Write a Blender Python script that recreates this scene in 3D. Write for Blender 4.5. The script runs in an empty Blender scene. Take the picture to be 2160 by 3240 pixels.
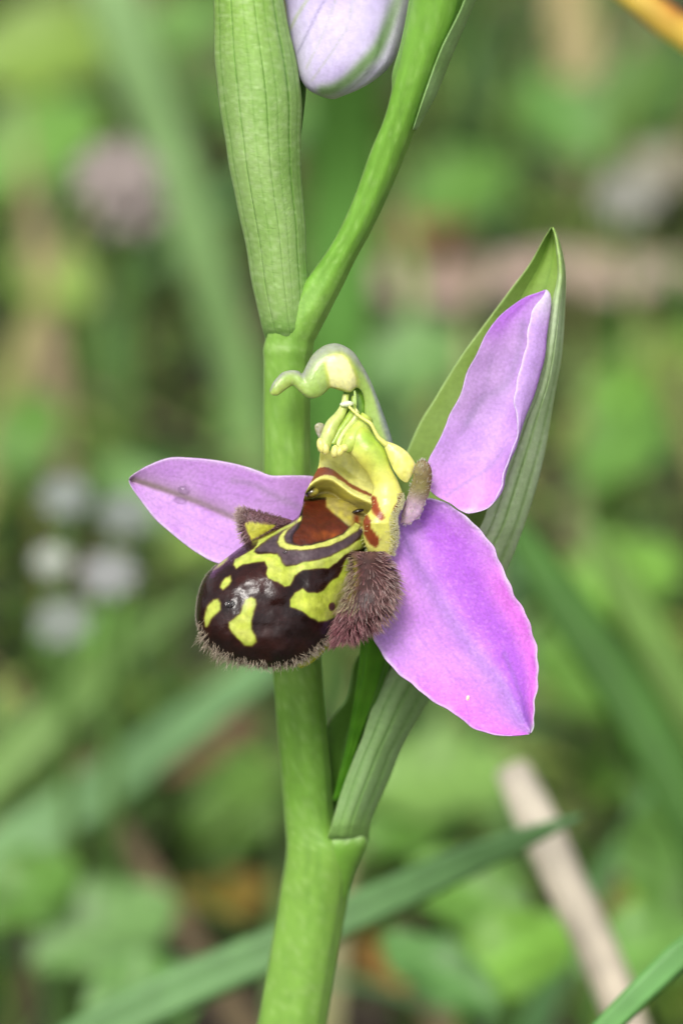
import bpy, math, random
import numpy as np
from mathutils import Vector

random.seed(7)
rng = np.random.default_rng(7)
scene = bpy.context.scene

# ------------------------------------------------------------------ camera
PITCH = math.radians(22.0)          # looking slightly down on the flower
D0 = 0.257                          # metres to the flower
FRAME_H = 0.05226                   # metres of plant seen over the picture height
U = FRAME_H / 3240.0                # metres per photograph pixel at the flower
TGT = np.array([0.0, 0.0, 0.115])
FWD = np.array([0.0, math.cos(PITCH), -math.sin(PITCH)])
UPV = np.array([0.0, math.sin(PITCH), math.cos(PITCH)])
RGT = np.array([1.0, 0.0, 0.0])
CAM = TGT - D0 * FWD
FOCUS_PX = -40.0

cam_data = bpy.data.cameras.new("camera")
cam = bpy.data.objects.new("camera", cam_data)
scene.collection.objects.link(cam)
cam.location = CAM.tolist()
cam.rotation_euler = (math.pi / 2 - PITCH, 0, 0)
cam_data.sensor_fit = 'VERTICAL'
cam_data.sensor_height = 36.0
cam_data.sensor_width = 24.0
cam_data.lens = 36.0 * D0 / FRAME_H
cam_data.clip_start = 0.01
cam_data.clip_end = 200.0
cam_data.dof.use_dof = True
cam_data.dof.focus_distance = D0 + FOCUS_PX * U
cam_data.dof.aperture_fstop = cam_data.lens / 5.0
cam_data.dof.aperture_blades = 0
scene.camera = cam

# ------------------------------------------------------------------ light
SUN_EL, SUN_AZ = math.radians(50), math.radians(196)   # high, behind the camera's left shoulder
world = bpy.data.worlds.new("World")
scene.world = world
world.use_nodes = True
wn = world.node_tree
bg = wn.nodes["Background"]
sky = wn.nodes.new("ShaderNodeTexSky")
sky.sky_type = 'NISHITA'
sky.sun_disc = False
sky.sun_elevation = SUN_EL
sky.sun_rotation = SUN_AZ
sky.air_density = 1.0
sky.dust_density = 4.0
hs = wn.nodes.new("ShaderNodeHueSaturation")           # veiled, overcast sky
hs.inputs["Saturation"].default_value = 0.22
wn.links.new(sky.outputs["Color"], hs.inputs["Color"])
wn.links.new(hs.outputs["Color"], bg.inputs["Color"])
bg.inputs["Strength"].default_value = 0.11
sun_data = bpy.data.lights.new("sun", 'SUN')
sun_data.energy = 1.5
sun_data.angle = math.radians(18)
sun_data.color = (1.0, 0.96, 0.9)
sun = bpy.data.objects.new("sun", sun_data)
scene.collection.objects.link(sun)
sd = Vector((math.sin(SUN_AZ) * math.cos(SUN_EL), math.cos(SUN_AZ) * math.cos(SUN_EL), math.sin(SUN_EL)))
sun.rotation_euler = (-sd).to_track_quat('-Z', 'Y').to_euler()
sun.location = (0, 0, 2)

scene.view_settings.view_transform = 'Standard'
scene.view_settings.look = 'None'
scene.view_settings.gamma = 1.0
scene.view_settings.use_curve_mapping = False
scene.view_settings.exposure = 0.66
scene.render.engine = 'CYCLES'
scene.cycles.max_bounces = 8
scene.cycles.transparent_max_bounces = 8
scene.cycles.use_denoising = True
scene.render.film_transparent = False

# ------------------------------------------------------------------ helpers
def lin(c):
    c = np.asarray(c, float) / 255.0
    return np.where(c <= 0.04045, c / 12.92, ((c + 0.055) / 1.055) ** 2.4)

def P(a):
    """(x, y, depth) in photograph pixels (depth along the view, pixels at the flower) -> world metres"""
    a = np.atleast_2d(np.asarray(a, float))
    z = D0 + a[:, 2] * U
    s = z / D0 * U
    return CAM + z[:, None] * FWD + ((a[:, 0] - 1080) * s)[:, None] * RGT + ((1620 - a[:, 1]) * s)[:, None] * UPV

def ray(x, y):
    v = FWD + RGT * (x - 1080) * U / D0 + UPV * (1620 - y) * U / D0
    return v

def on_height(x, y, h):
    v = ray(x, y)
    return CAM + v * ((h - CAM[2]) / v[2])

def at_back(x, y, back):
    """point on the pixel's ray that lies `back` metres beyond the flower plane"""
    return P([(x, y, back / U)])[0]

def Z(ox, oy, s):
    return lambda pts: np.array([(ox + p[0] / s, oy + p[1] / s) + tuple(p[2:]) for p in pts], float)
z1 = Z(600, 1480, 1.96); z2 = Z(820, 1040, 2.6133); z3 = Z(1180, 680, 2.027)
z4 = Z(620, 0, 1.742); z5 = Z(780, 2000, 1.897); z6 = Z(380, 1400, 2.24); z7 = Z(1150, 1500, 2.6133)

def cr(pts, n, closed=False):
    """Catmull-Rom through pts, n samples, evenly by station"""
    p = np.asarray(pts, float); m = len(p)
    if closed:
        u = np.arange(n) / n * m
        i = np.floor(u).astype(int); f = (u - i)[:, None]
        a, b, c, d = p[(i - 1) % m], p[i % m], p[(i + 1) % m], p[(i + 2) % m]
    else:
        u = np.linspace(0, m - 1, n)
        i = np.minimum(np.floor(u).astype(int), m - 2); f = (u - i)[:, None]
        a, b, c, d = p[np.maximum(i - 1, 0)], p[i], p[i + 1], p[np.minimum(i + 2, m - 1)]
    return 0.5 * ((2 * b) + (c - a) * f + (2 * a - 5 * b + 4 * c - d) * f ** 2 + (3 * b - a - 3 * c + d) * f ** 3)

def arc(pts, n, closed=False):
    q = cr(pts, 600, closed)
    if closed: q = np.vstack([q, q[:1]])
    s = np.r_[0, np.cumsum(np.linalg.norm(np.diff(q[:, :2], axis=0), axis=1))]
    t = np.linspace(0, s[-1], n + 1)[:-1] if closed else np.linspace(0, s[-1], n)
    return np.stack([np.interp(t, s, q[:, k]) for k in range(q.shape[1])], 1)

def by_y(pts, ys):
    q = cr(pts, 500)
    o = np.argsort(q[:, 1])
    return np.stack([np.interp(ys, q[o, 1], q[o, k]) for k in range(q.shape[1])], 1)

def sm(a, b, x):
    t = np.clip((x - a) / (b - a), 0, 1)
    return t * t * (3 - 2 * t)

def poly_sd(P2, poly):
    """signed distance to a polygon (negative inside)"""
    poly = np.asarray(poly, float)[:, :2]
    a = poly; b = np.roll(poly, -1, 0)
    d2 = np.full(len(P2), 1e18); ins = np.zeros(len(P2), bool)
    for p, q in zip(a, b):
        e = q - p; w = P2 - p
        t = np.clip((w @ e) / max(e @ e, 1e-9), 0, 1)
        d2 = np.minimum(d2, ((w - t[:, None] * e) ** 2).sum(1))
        c = ((p[1] > P2[:, 1]) != (q[1] > P2[:, 1]))
        with np.errstate(divide='ignore', invalid='ignore'):
            xx = (q[0] - p[0]) * (P2[:, 1] - p[1]) / (q[1] - p[1]) + p[0]
        ins ^= c & (P2[:, 0] < xx)
    d = np.sqrt(d2)
    return np.where(ins, -d, d)

def vnoise(x, y, s, seed=0):
    """cheap smooth value noise for pigment variation"""
    r = np.random.default_rng(seed); g = r.random((64, 64))
    u, v = x / s, y / s
    i, j = np.floor(u).astype(int), np.floor(v).astype(int)
    f, h = u - i, v - j
    f, h = f * f * (3 - 2 * f), h * h * (3 - 2 * h)
    G = lambda a, b: g[a % 64, b % 64]
    return (G(i, j) * (1 - f) + G(i + 1, j) * f) * (1 - h) + (G(i, j + 1) * (1 - f) + G(i + 1, j + 1) * f) * h

def mixc(a, b, f):
    f = np.asarray(f, float)[..., None]
    return np.asarray(a, float) * (1 - f) + np.asarray(b, float) * f

col = scene.collection
def make(name, verts, faces, mat, parent=None, colors=None, rough=None, smooth=True, origin=None):
    me = bpy.data.meshes.new(name)
    o = bpy.data.objects.new(name, me)
    verts = np.asarray(verts, float)
    if origin is None:
        origin = np.array(parent["_base"]) if parent is not None and "_base" in parent else np.zeros(3)
    me.from_pydata((verts - origin).tolist(), [], faces)
    if colors is not None:
        ca = me.color_attributes.new("Col", 'FLOAT_COLOR', 'POINT')
        c4 = np.ones((len(verts), 4)); c4[:, :3] = lin(colors)
        if rough is not None: c4[:, 3] = rough
        ca.data.foreach_set("color", c4.ravel())
    if smooth:
        me.polygons.foreach_set("use_smooth", [True] * len(me.polygons))
    me.materials.append(mat)
    col.objects.link(o)
    if parent is not None:
        o.parent = parent
        o["_base"] = list(parent["_base"]) if "_base" in parent else [0, 0, 0]
    else:
        o.location = origin.tolist()
        o["_base"] = origin.tolist()
    return o

def thing(name, label, cat, base=(0, 0, 0), group=None):
    o = bpy.data.objects.new(name, None)
    o.empty_display_size = 0.01
    col.objects.link(o)
    o.location = tuple(base)
    o["_base"] = [float(v) for v in base]
    o["label"] = label; o["category"] = cat
    if group: o["group"] = group
    return o

def tag(o, label, cat, group=None):
    o["label"] = label; o["category"] = cat
    if group: o["group"] = group
    return o

def grid_faces(n, m, closed=False):
    f = []
    mm = m if closed else m - 1
    for i in range(n - 1):
        for j in range(mm):
            k = (j + 1) % m
            f.append((i * m + j, i * m + k, (i + 1) * m + k, (i + 1) * m + j))
    return f

# ------------------------------------------------------------------ materials
def mat_vc(name, rough=0.5, translucent=0.0, sss=0.0, sss_r=(1, 1, 1), sss_scale=0.0006, bump=0.0, bscale=6000, stretch=(1, 1, 1),
           coat=0.0, spec=0.5, alpha_rough=False, var=0.12, vscale=900, sheen=0.0, transmission=0.0, ior=1.45):
    m = bpy.data.materials.new(name); m.use_nodes = True
    n, l = m.node_tree.nodes, m.node_tree.links
    b = n["Principled BSDF"]; out = n["Material Output"]
    at = n.new("ShaderNodeAttribute"); at.attribute_name = "Col"
    tc = n.new("ShaderNodeTexCoord")
    no = n.new("ShaderNodeTexNoise"); no.inputs["Scale"].default_value = vscale; no.inputs["Detail"].default_value = 5
    l.new(tc.outputs["Object"], no.inputs["Vector"])
    mr = n.new("ShaderNodeMapRange"); mr.inputs["From Min"].default_value = 0.3; mr.inputs["From Max"].default_value = 0.7
    mr.inputs["To Min"].default_value = 1 - var; mr.inputs["To Max"].default_value = 1 + var
    l.new(no.outputs["Fac"], mr.inputs["Value"])
    mx = n.new("ShaderNodeVectorMath"); mx.operation = 'SCALE'
    l.new(at.outputs["Color"], mx.inputs[0]); l.new(mr.outputs["Result"], mx.inputs["Scale"])
    l.new(mx.outputs[0], b.inputs["Base Color"])
    b.inputs["Roughness"].default_value = rough
    b.inputs["Specular IOR Level"].default_value = spec
    b.inputs["IOR"].default_value = ior
    if alpha_rough: l.new(at.outputs["Alpha"], b.inputs["Roughness"])
    b.inputs["Coat Weight"].default_value = coat
    b.inputs["Coat Roughness"].default_value = 0.12
    if sheen:
        b.inputs["Sheen Weight"].default_value = sheen
        b.inputs["Sheen Roughness"].default_value = 0.4
    if transmission: b.inputs["Transmission Weight"].default_value = transmission
    if sss:
        b.inputs["Subsurface Weight"].default_value = sss
        b.inputs["Subsurface Radius"].default_value = sss_r
        b.inputs["Subsurface Scale"].default_value = sss_scale
    if bump:
        mp = n.new("ShaderNodeMapping"); mp.inputs["Scale"].default_value = stretch
        l.new(tc.outputs["Object"], mp.inputs["Vector"])
        nb = n.new("ShaderNodeTexNoise"); nb.inputs["Scale"].default_value = bscale; nb.inputs["Detail"].default_value = 3
        l.new(mp.outputs["Vector"], nb.inputs["Vector"])
        bp = n.new("ShaderNodeBump"); bp.inputs["Strength"].default_value = 1.0; bp.inputs["Distance"].default_value = bump
        l.new(nb.outputs["Fac"], bp.inputs["Height"]); l.new(bp.outputs["Normal"], b.inputs["Normal"])
    if translucent:
        tr = n.new("ShaderNodeBsdfTranslucent"); ms = n.new("ShaderNodeMixShader"); ms.inputs[0].default_value = translucent
        l.new(mx.outputs[0], tr.inputs["Color"]); l.new(b.outputs[0], ms.inputs[1]); l.new(tr.outputs[0], ms.inputs[2])
        l.new(ms.outputs[0], out.inputs["Surface"])
    return m

M_stem = mat_vc("stem_green", rough=0.40, sheen=0.05, sss=0.3, sss_r=(0.8, 1.0, 0.5), bump=0.000018, bscale=7000, stretch=(1, 1, 0.5), var=0.09, vscale=1100)
M_bract = mat_vc("bract_green", rough=0.38, translucent=0.22, bump=0.00003, bscale=7000, sheen=0.06, stretch=(0.5, 1, 1.5), var=0.08, vscale=3600)
M_sepal = mat_vc("sepal_pink", rough=0.45, translucent=0.28, bump=0.00003, bscale=7000, var=0.13, vscale=6000)
M_bud = mat_vc("bud_lilac", rough=0.38, sss=0.4, sss_r=(1, 0.8, 1), bump=0.000024, bscale=6500, stretch=(1, 1, 1.4), var=0.08, vscale=3500)
M_lip = mat_vc("lip_velvet", rough=0.25, alpha_rough=True, coat=0.10, bump=0.00003, bscale=4200, var=0.22, vscale=3000, spec=0.4)
M_col = mat_vc("column_flesh", rough=0.33, sss=0.35, sss_r=(0.9, 1.0, 0.35), sss_scale=0.0003, bump=0.00002, bscale=6500, var=0.13, vscale=3200, coat=0.1)
M_hair = mat_vc("hair", rough=0.5, translucent=0.15, var=0.0)
M_petal = mat_vc("petal_brown", rough=0.5, sss=0.4, sss_r=(1, .8, .5), bump=0.00003, bscale=7000, var=0.2, vscale=4000)
M_leaf = mat_vc("meadow_leaf", rough=0.45, translucent=0.3, var=0.15, vscale=350)
M_straw = mat_vc("dry_straw", rough=0.6, translucent=0.1, var=0.30, vscale=260, bump=0.00004, bscale=2500, stretch=(1, 1, 0.15))
M_litter = mat_vc("dead_litter", rough=0.75, var=0.25, vscale=300)

def mat_water():
    m = bpy.data.materials.new("water_drop"); m.use_nodes = True
    b = m.node_tree.nodes["Principled BSDF"]
    b.inputs["Base Color"].default_value = (1, 1, 1, 1)
    b.inputs["Transmission Weight"].default_value = 1.0
    b.inputs["Roughness"].default_value = 0.0; b.inputs["IOR"].default_value = 1.33
    return m
M_water = mat_water()

def mat_soil():
    m = bpy.data.materials.new("soil"); m.use_nodes = True
    n, l = m.node_tree.nodes, m.node_tree.links
    b = n["Principled BSDF"]; tc = n.new("ShaderNodeTexCoord")
    a = n.new("ShaderNodeTexNoise"); a.inputs["Scale"].default_value = 28; a.inputs["Detail"].default_value = 8
    l.new(tc.outputs["Object"], a.inputs["Vector"])
    r = n.new("ShaderNodeValToRGB")
    e = r.color_ramp.elements
    e[0].position = 0.3; e[0].color = (0.010, 0.006, 0.004, 1)
    e[1].position = 0.75; e[1].color = (0.20, 0.155, 0.12, 1)
    x = e.new(0.5); x.color = (0.035, 0.025, 0.015, 1)
    l.new(a.outputs["Fac"], r.inputs["Fac"]); l.new(r.outputs["Color"], b.inputs["Base Color"])
    b.inputs["Roughness"].default_value = 0.95
    bp = n.new("ShaderNodeBump"); bp.inputs["Distance"].default_value = 0.004
    l.new(a.outputs["Fac"], bp.inputs["Height"]); l.new(bp.outputs["Normal"], b.inputs["Normal"])
    return m
M_soil = mat_soil()

# ------------------------------------------------------------------ ground
def ground_h(x, y):
    near = np.exp(-((x / 0.9) ** 2 + ((y - 0.3) / 1.0) ** 2))
    return near * (0.006 * (vnoise(x + 5, y + 5, 0.05, 3) - 0.5) + 0.010 * (vnoise(x + 5, y + 5, 0.16, 4) - 0.5))
gx = np.r_[-60, -20, -6, -2.5, np.linspace(-1.2, 1.2, 121), 2.5, 6, 20, 60]
gy = np.r_[-60, -20, -6, -2, np.linspace(-0.7, 1.9, 131), 3, 6, 20, 60]
GX, GY = np.meshgrid(gx, gy)
gv = np.stack([GX.ravel(), GY.ravel(), ground_h(GX.ravel(), GY.ravel())], 1)
ground = make("ground", gv, grid_faces(len(gy), len(gx)), M_soil)
ground["kind"] = "structure"
def gz(x, y): return float(ground_h(np.array([x]), np.array([y]))[0])

# ================================================================== the orchid
base_w = np.array([-0.004, 0.006, -0.002])
orchid = thing("bee_orchid", "bee orchid in flower with violet sepals, furry brown lip and green stem", "orchid", base_w)

def W(px): return P(px)

def loft(name, L, R, dmid, thick, mat, parent, n=80, m=24, colf=None, depth_is_edges=None, sq=1.0, rough=None, extra=None, arcp=True, jitter=0):
    """closed solid between a left and a right outline; elliptical sections of depth `thick` x half width"""
    f = arc if arcp else cr
    L = f(L, n); R = f(R, n)
    t = np.linspace(0, 1, n)
    dm = np.interp(t, np.linspace(0, 1, len(dmid)), dmid) if np.ndim(dmid) else np.full(n, dmid)
    th = np.interp(t, np.linspace(0, 1, len(thick)), thick) if np.ndim(thick) else np.full(n, thick)
    C = (L[:, :2] + R[:, :2]) / 2; H = (R[:, :2] - L[:, :2]) / 2
    hw = np.linalg.norm(H, axis=1)
    a = np.linspace(0, 2 * np.pi, m, endpoint=False)
    ca, sa = np.cos(a), np.sin(a)
    ca_ = np.sign(ca) * np.abs(ca) ** sq; sa_ = np.sign(sa) * np.abs(sa) ** sq
    X = C[:, None, :] + H[:, None, :] * ca_[None, :, None]
    D = dm[:, None] - (th * hw)[:, None] * sa_[None, :]
    v = np.concatenate([X, D[..., None]], 2)
    if extra is not None: v = extra(v, t, a)
    v = v.reshape(-1, 3)
    faces = grid_faces(n, m, True)
    k = len(v)
    v = np.vstack([v, [v[:m].mean(0)], [v[k - m:k].mean(0)]])
    for j in range(m):
        faces.append((k, (j + 1) % m, j)); faces.append((k + 1, k - m + j, k - m + (j + 1) % m))
    tt = np.r_[np.repeat(t, m), 0, 1]; ww = np.r_[np.tile(ca, n), 0, 0]
    c = colf(v[:, 0], v[:, 1], tt, ww) if colf else None
    r = rough(v[:, 0], v[:, 1], tt, ww) if callable(rough) else rough
    return make(name, W(v), faces, mat, parent, c, r), v

def tube(name, pts, rad, mat, parent, n=60, m=12, colf=None):
    """round tube through (x, y, depth) pixel points"""
    pts = cr(pts, n)
    r = np.interp(np.linspace(0, 1, n), np.linspace(0, 1, len(rad)), rad)
    T = np.gradient(pts, axis=0); T /= np.linalg.norm(T, axis=1)[:, None]
    ref = np.array([0, 0, 1.0]); A = np.cross(T, ref); A /= np.maximum(np.linalg.norm(A, axis=1)[:, None], 1e-6)
    B = np.cross(T, A)
    a = np.linspace(0, 2 * np.pi, m, endpoint=False)
    v = (pts[:, None] + r[:, None, None] * (A[:, None] * np.cos(a)[None, :, None] + B[:, None] * np.sin(a)[None, :, None])).reshape(-1, 3)
    f = grid_faces(n, m, True); k = len(v)
    v = np.vstack([v, [pts[0]], [pts[-1]]])
    for j in range(m):
        f.append((k, (j + 1) % m, j)); f.append((k + 1, k - m + j, k - m + (j + 1) % m))
    tt = np.r_[np.repeat(np.linspace(0, 1, n), m), 0, 1]
    c = colf(v[:, 0], v[:, 1], tt, 0) if colf else None
    return make(name, W(v), f, mat, parent, c)

def sheet(name, curves, mat, parent, m=60, colf=None, thick=10, knots=None, extra=None):
    """leaf or petal: cross-sections run through several long curves (x, y, depth), given a real thickness"""
    K = len(curves); n = len(curves[0])
    S = np.stack(curves, 1)                       # n, K, 3
    w = np.linspace(0, 1, m)
    kn = np.linspace(0, 1, K) if knots is None else np.array(knots)
    if K == 2: V = S[:, :1] * (1 - w)[None, :, None] + S[:, 1:] * w[None, :, None]
    else:
        # quadratic-ish blend through knots (monotone cubic on the fly)
        V = np.zeros((n, m, 3))
        uu = np.interp(w, kn, np.arange(K))
        i = np.minimum(np.floor(uu).astype(int), K - 2); f = (uu - i)[None, :, None]
        a, b, c, d = S[:, np.maximum(i - 1, 0)], S[:, i], S[:, i + 1], S[:, np.minimum(i + 2, K - 1)]
        a = np.where((i == 0)[None, :, None], 2 * b - c, a); d = np.where((i == K - 2)[None, :, None], 2 * c - b, d)
        V = 0.5 * (2 * b + (c - a) * f + (2 * a - 5 * b + 4 * c - d) * f ** 2 + (3 * b - a - 3 * c + d) * f ** 3)
    t = np.linspace(0, 1, n)
    if extra is not None: V = extra(V, t, w)
    # normals for thickness
    du = np.gradient(V, axis=0); dv = np.gradient(V, axis=1)
    N = np.cross(du, dv); N /= np.maximum(np.linalg.norm(N, axis=2, keepdims=True), 1e-6)
    edge = np.minimum(1, 0.35 + 4 * np.minimum(w, 1 - w))[None, :, None] * np.minimum(1, 0.35 + 6 * np.minimum(t, 1 - t))[:, None, None]
    A = (V + N * thick * 0.5 * edge).reshape(-1, 3); B = (V - N * thick * 0.5 * edge).reshape(-1, 3)
    v = np.vstack([A, B]); k = n * m
    fa = grid_faces(n, m)
    faces = fa + [(d + k, c + k, b + k, a + k) for a, b, c, d in fa]
    rim = [i * m for i in range(n)] + [(n - 1) * m + j for j in range(1, m)] + [i * m + m - 1 for i in range(n - 2, -1, -1)] + [j for j in range(m - 2, 0, -1)]
    for q in range(len(rim)):
        a, b = rim[q], rim[(q + 1) % len(rim)]
        faces.append((a, b, b + k, a + k))
    tt = np.tile(np.repeat(t, m), 2); ww = np.tile(np.tile(w, n), 2)
    side = np.r_[np.zeros(k), np.ones(k)]
    c = colf(v[:, 0], v[:, 1], tt, ww) if colf else None
    return make(name, W(v), faces, mat, parent, c), V

def hairs(name, pts, dirs, lens, rad, c0, c1, parent, bend=None, mat=None):
    """thin tapering curved hairs, all real geometry, joined"""
    n = len(pts); pts = np.asarray(pts, float); dirs = np.asarray(dirs, float)
    dirs /= np.linalg.norm(dirs, axis=1)[:, None]
    lens = np.asarray(lens, float)[:, None]
    if bend is None: bend = np.zeros((n, 3))
    A = np.cross(dirs, np.array([0.3, 0.2, 0.93])); A /= np.linalg.norm(A, axis=1)[:, None]
    B = np.cross(dirs, A)
    vs, cs = [], []
    for q, s in ((0.0, 1.0), (0.4, 0.8), (0.75, 0.5)):
        ctr = pts + dirs * lens * q + bend * lens * q * q
        for a in (0, 2.094, 4.189):
            vs.append(ctr + rad * s * (A * math.cos(a) + B * math.sin(a)))
            cs.append(mixc(c0, c1, np.full(n, q)) if np.ndim(c0) == 1 else np.asarray(c0) * (1 - q) + np.asarray(c1) * q)
    vs.append(pts + dirs * lens + bend * lens); cs.append(np.broadcast_to(c1, (n, 3)))
    V = np.stack(vs, 1).reshape(-1, 3); Cc = np.stack(cs, 1).reshape(-1, 3)
    f = []
    for i in range(n):
        o = i * 10
        for r in (0, 3):
            for j in range(3):
                k = (j + 1) % 3
                f.append((o + r + j, o + r + k, o + r + 3 + k, o + r + 3 + j))
        for j in range(3): f.append((o + 6 + j, o + 6 + (j + 1) % 3, o + 9))
    h = make(name, W(V), f, mat or M_hair, parent, Cc)
    h["kind"] = "stuff"
    return h

def stem_d(y): return 330 + 0.35 * (y - 1600)

# ---- stem
sL = [(748, 3560), (760, 3480), (790, 3360), (812, 3240), (833, 3120), (854, 3001), (880, 2843), (903, 2700), (900, 2600), (886, 2422), (872, 2264), (859, 2105), (845, 1900), (833, 1600), (832, 1450), (833, 1200), (835, 1100), (846, 1050), (872, 1000), (915, 950), (955, 900), (1000, 840), (1060, 750), (1120, 620), (1170, 480), (1215, 370), (1250, 230), (1300, 0), (1345, -300), (1365, -700)]
sR = [(968, 3560), (980, 3480), (1008, 3360), (1028, 3240), (1048, 3120), (1067, 3001), (1096, 2843), (1112, 2700), (1060, 2600), (1043, 2422), (1028, 2264), (1014, 2105), (1000, 1900), (982, 1600), (979, 1450), (979, 1200), (985, 1100), (1004, 1055), (1030, 1005), (1058, 950), (1084, 900), (1120, 825), (1180, 715), (1240, 585), (1300, 440), (1350, 310), (1400, 180), (1465, 0), (1500, -300), (1460, -700)]
def stem_col(x, y, t, w):
    c = mixc((104, 152, 44), (126, 176, 62), vnoise(x, y * 0.5, 120, 5))
    c = mixc(c, (82, 138, 30), sm(2100, 2300, y) * sm(2750, 2500, y) * 0.7)
    c = mixc(c, (128, 182, 66), sm(1600, 1300, y) * 0.8)
    c = mixc(c, (206, 226, 180), np.exp(-((x - 892) / 34) ** 2) * np.exp(-((y - 1100) / 10) ** 2) * .6)  # pale highlight on the node ridge, painted into the colour
    c = mixc(c, (98, 160, 36), sm(1000, 800, y))
    c = mixc(c, (132, 184, 72), sm(2700, 3000, y) * 0.6)
    c = mixc(c, (140, 174, 94), .42 + 0 * x)
    c = mixc(c, (196, 220, 168), np.clip(vnoise(x, y, 9, 9) - 0.6, 0, 1) * .7)
    c = mixc(c, (92, 136, 52), np.clip(vnoise(x * 3, y * .25, 40, 19) - 0.5, 0, 1) * .7)
    return c
def stem_extra(v, t, a):
    # shallow ribs, faint bumps; node collars
    n, m, _ = v.shape
    y = v[:, :, 1]
    rib = 1 + 0.03 * np.cos(5 * a + 0.6)[None, :] + 0.02 * np.cos(9 * a)[None, :]
    node = 0.045 * np.exp(-((y - 1108) / 22) ** 2)
    c = v.mean(1, keepdims=True)
    return c + (v - c) * (rib + node)[..., None]
n_st = 220
SL = cr(sL, n_st); SR = cr(sR, n_st)
stem_dm = stem_d((SL[:, 1] + SR[:, 1]) / 2)
# down to the ground below the picture
stem_obj, sv = loft("stem", sL, sR, stem_dm, 0.92, M_stem, orchid, n=n_st, m=40, colf=stem_col, extra=stem_extra, arcp=False)
bot = P([(861, 3540, stem_d(3540))])[0]; rb = 110 * U * (1 + stem_d(3540) * U / D0) * 0.97
ks = 30
pth = cr([bot + np.array([0.0006, 0, 0.002]), bot, bot * 0.6 + base_w * 0.4 + np.array([-0.002, 0, 0]), base_w], ks)
a16 = np.linspace(0, 2 * np.pi, 32, endpoint=False)
rr = np.linspace(rb, rb * 1.25, ks)
rr[:8] *= np.linspace(0.93, 1.0, 8)
vv = np.stack([pth[:, None, 0] + rr[:, None] * np.cos(a16), pth[:, None, 1] + rr[:, None] * np.sin(a16), np.repeat(pth[:, 2:3], 32, 1)], 2).reshape(-1, 3)
make("stem_foot", vv, grid_faces(ks, 32, True), M_stem, orchid, np.tile((124, 176, 64), (len(vv), 1)))
# basal leaves and sheath below the picture
def basal_leaf(ang, ln, wd, rise):
    t = np.linspace(0, 1, 24); w = np.linspace(-1, 1, 9)
    cx = t * ln; cz = rise * np.sin(t * 2.2) * ln + 0.006
    wid = wd * np.sin(np.clip(t * 0.94 + 0.06, 0, 1) * np.pi) ** 0.6
    X = cx[:, None] + 0 * w; Y = wid[:, None] * w; Zz = cz[:, None] + 0.35 * np.abs(Y)
    x2 = X * math.cos(ang) - Y * math.sin(ang); y2 = X * math.sin(ang) + Y * math.cos(ang)
    top = np.stack([x2, y2, Zz], 2).reshape(-1, 3) + base_w
    k = len(top); v = np.vstack([top, top - (0, 0, 0.0004)])
    fa = grid_faces(24, 9)
    f = fa + [(d + k, c + k, b + k, a + k) for a, b, c, d in fa]
    make("basal_leaf", v, f, M_bract, orchid, np.tile((96, 140, 70), (len(v), 1)))
for ang in (0.5, 2.3, 3.9, 5.2): basal_leaf(ang, 0.045, 0.009, 0.16)

def veins(w, centers, width=0.012):
    o = np.zeros_like(w)
    for c, s in centers: o = np.maximum(o, s * np.exp(-((w - c) / width) ** 2))
    return o

# ---- upper bract (clasps the stem, runs out of the picture)
ys = np.linspace(-330, 1090, 170)[::-1]
bl = by_y(np.vstack([[(800, -330), (740, -240), (690, -120)], z4([(100, 0), (108, 300), (135, 600), (175, 850), (215, 1050), (265, 1300), (310, 1550), (368, 1800), (384, 1860), (380, 1900)])]), ys)
br = by_y(np.vstack([[(806, -330), (840, -240), (872, -120)], z4([(480, 0), (520, 200), (560, 400), (580, 570), (577, 800), (574, 950), (590, 1150), (604, 1300), (611, 1500), (620, 1750), (630, 1860), (634, 1900)])]), ys)
d_up = np.interp(ys, [-330, 0, 500, 1040, 1070, 1092], [-230, -190, -80, 112, 138, 190])
curves = []
for f_, dz in ((0.0, 55), (0.04, 10), (0.25, -62), (0.5, -92), (0.75, -62), (0.96, 10), (1.0, 55)):
    q = bl * (1 - f_) + br * f_
    hw = (br[:, 0] - bl[:, 0]) / 240
    curves.append(np.stack([q[:, 0], ys, d_up + dz * hw], 1))
VC = [(0.10, .5), (0.26, 1), (0.42, .25), (0.57, 1), (0.69, .3), (0.82, .9), (0.93, .4)]
def upbract_col(x, y, t, w):
    c = mixc((146, 188, 98), (170, 206, 124), vnoise(x, y * .4, 70, 11))
    c = mixc(c, (150, 196, 84), sm(300, 0, y) * .6)
    wob = w + 0.004 * np.sin(t * 14)
    c = mixc(c, (66, 122, 24), veins(wob, VC, 0.011) * 0.7 * sm(0.02, 0.15, t))
    c = mixc(c, (120, 166, 78), sm(960, 1075, y))
    c = mixc(c, (206, 228, 176), np.clip(vnoise(x * .6, y * 1.3, 9, 13) - .5, 0, 1) * .9)  # fine surface sparkle put in as light speckles of colour
    return c
def groove(V, t, w):
    g = veins(w + 0, VC, 0.014)
    V[:, :, 2] += 3 * g[None, :]
    V[:, :, 0] += (1.6 * np.sin(t * 23) + .8 * np.sin(t * 51))[:, None] * (2 * w - 1)[None, :]
    return V
sheet("bract", curves, M_bract, orchid, m=110, colf=upbract_col, thick=14, extra=groove, knots=[0, .04, .25, .5, .75, .96, 1])
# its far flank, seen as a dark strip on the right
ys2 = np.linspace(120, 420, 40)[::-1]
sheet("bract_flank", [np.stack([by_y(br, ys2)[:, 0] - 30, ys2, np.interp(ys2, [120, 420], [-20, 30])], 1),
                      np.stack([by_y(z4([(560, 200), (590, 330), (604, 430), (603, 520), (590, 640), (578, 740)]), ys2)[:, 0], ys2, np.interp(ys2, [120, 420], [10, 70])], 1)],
      M_bract, orchid, m=10, colf=lambda x, y, t, w: mixc((60, 100, 40), (84, 126, 50), w), thick=10)

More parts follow.
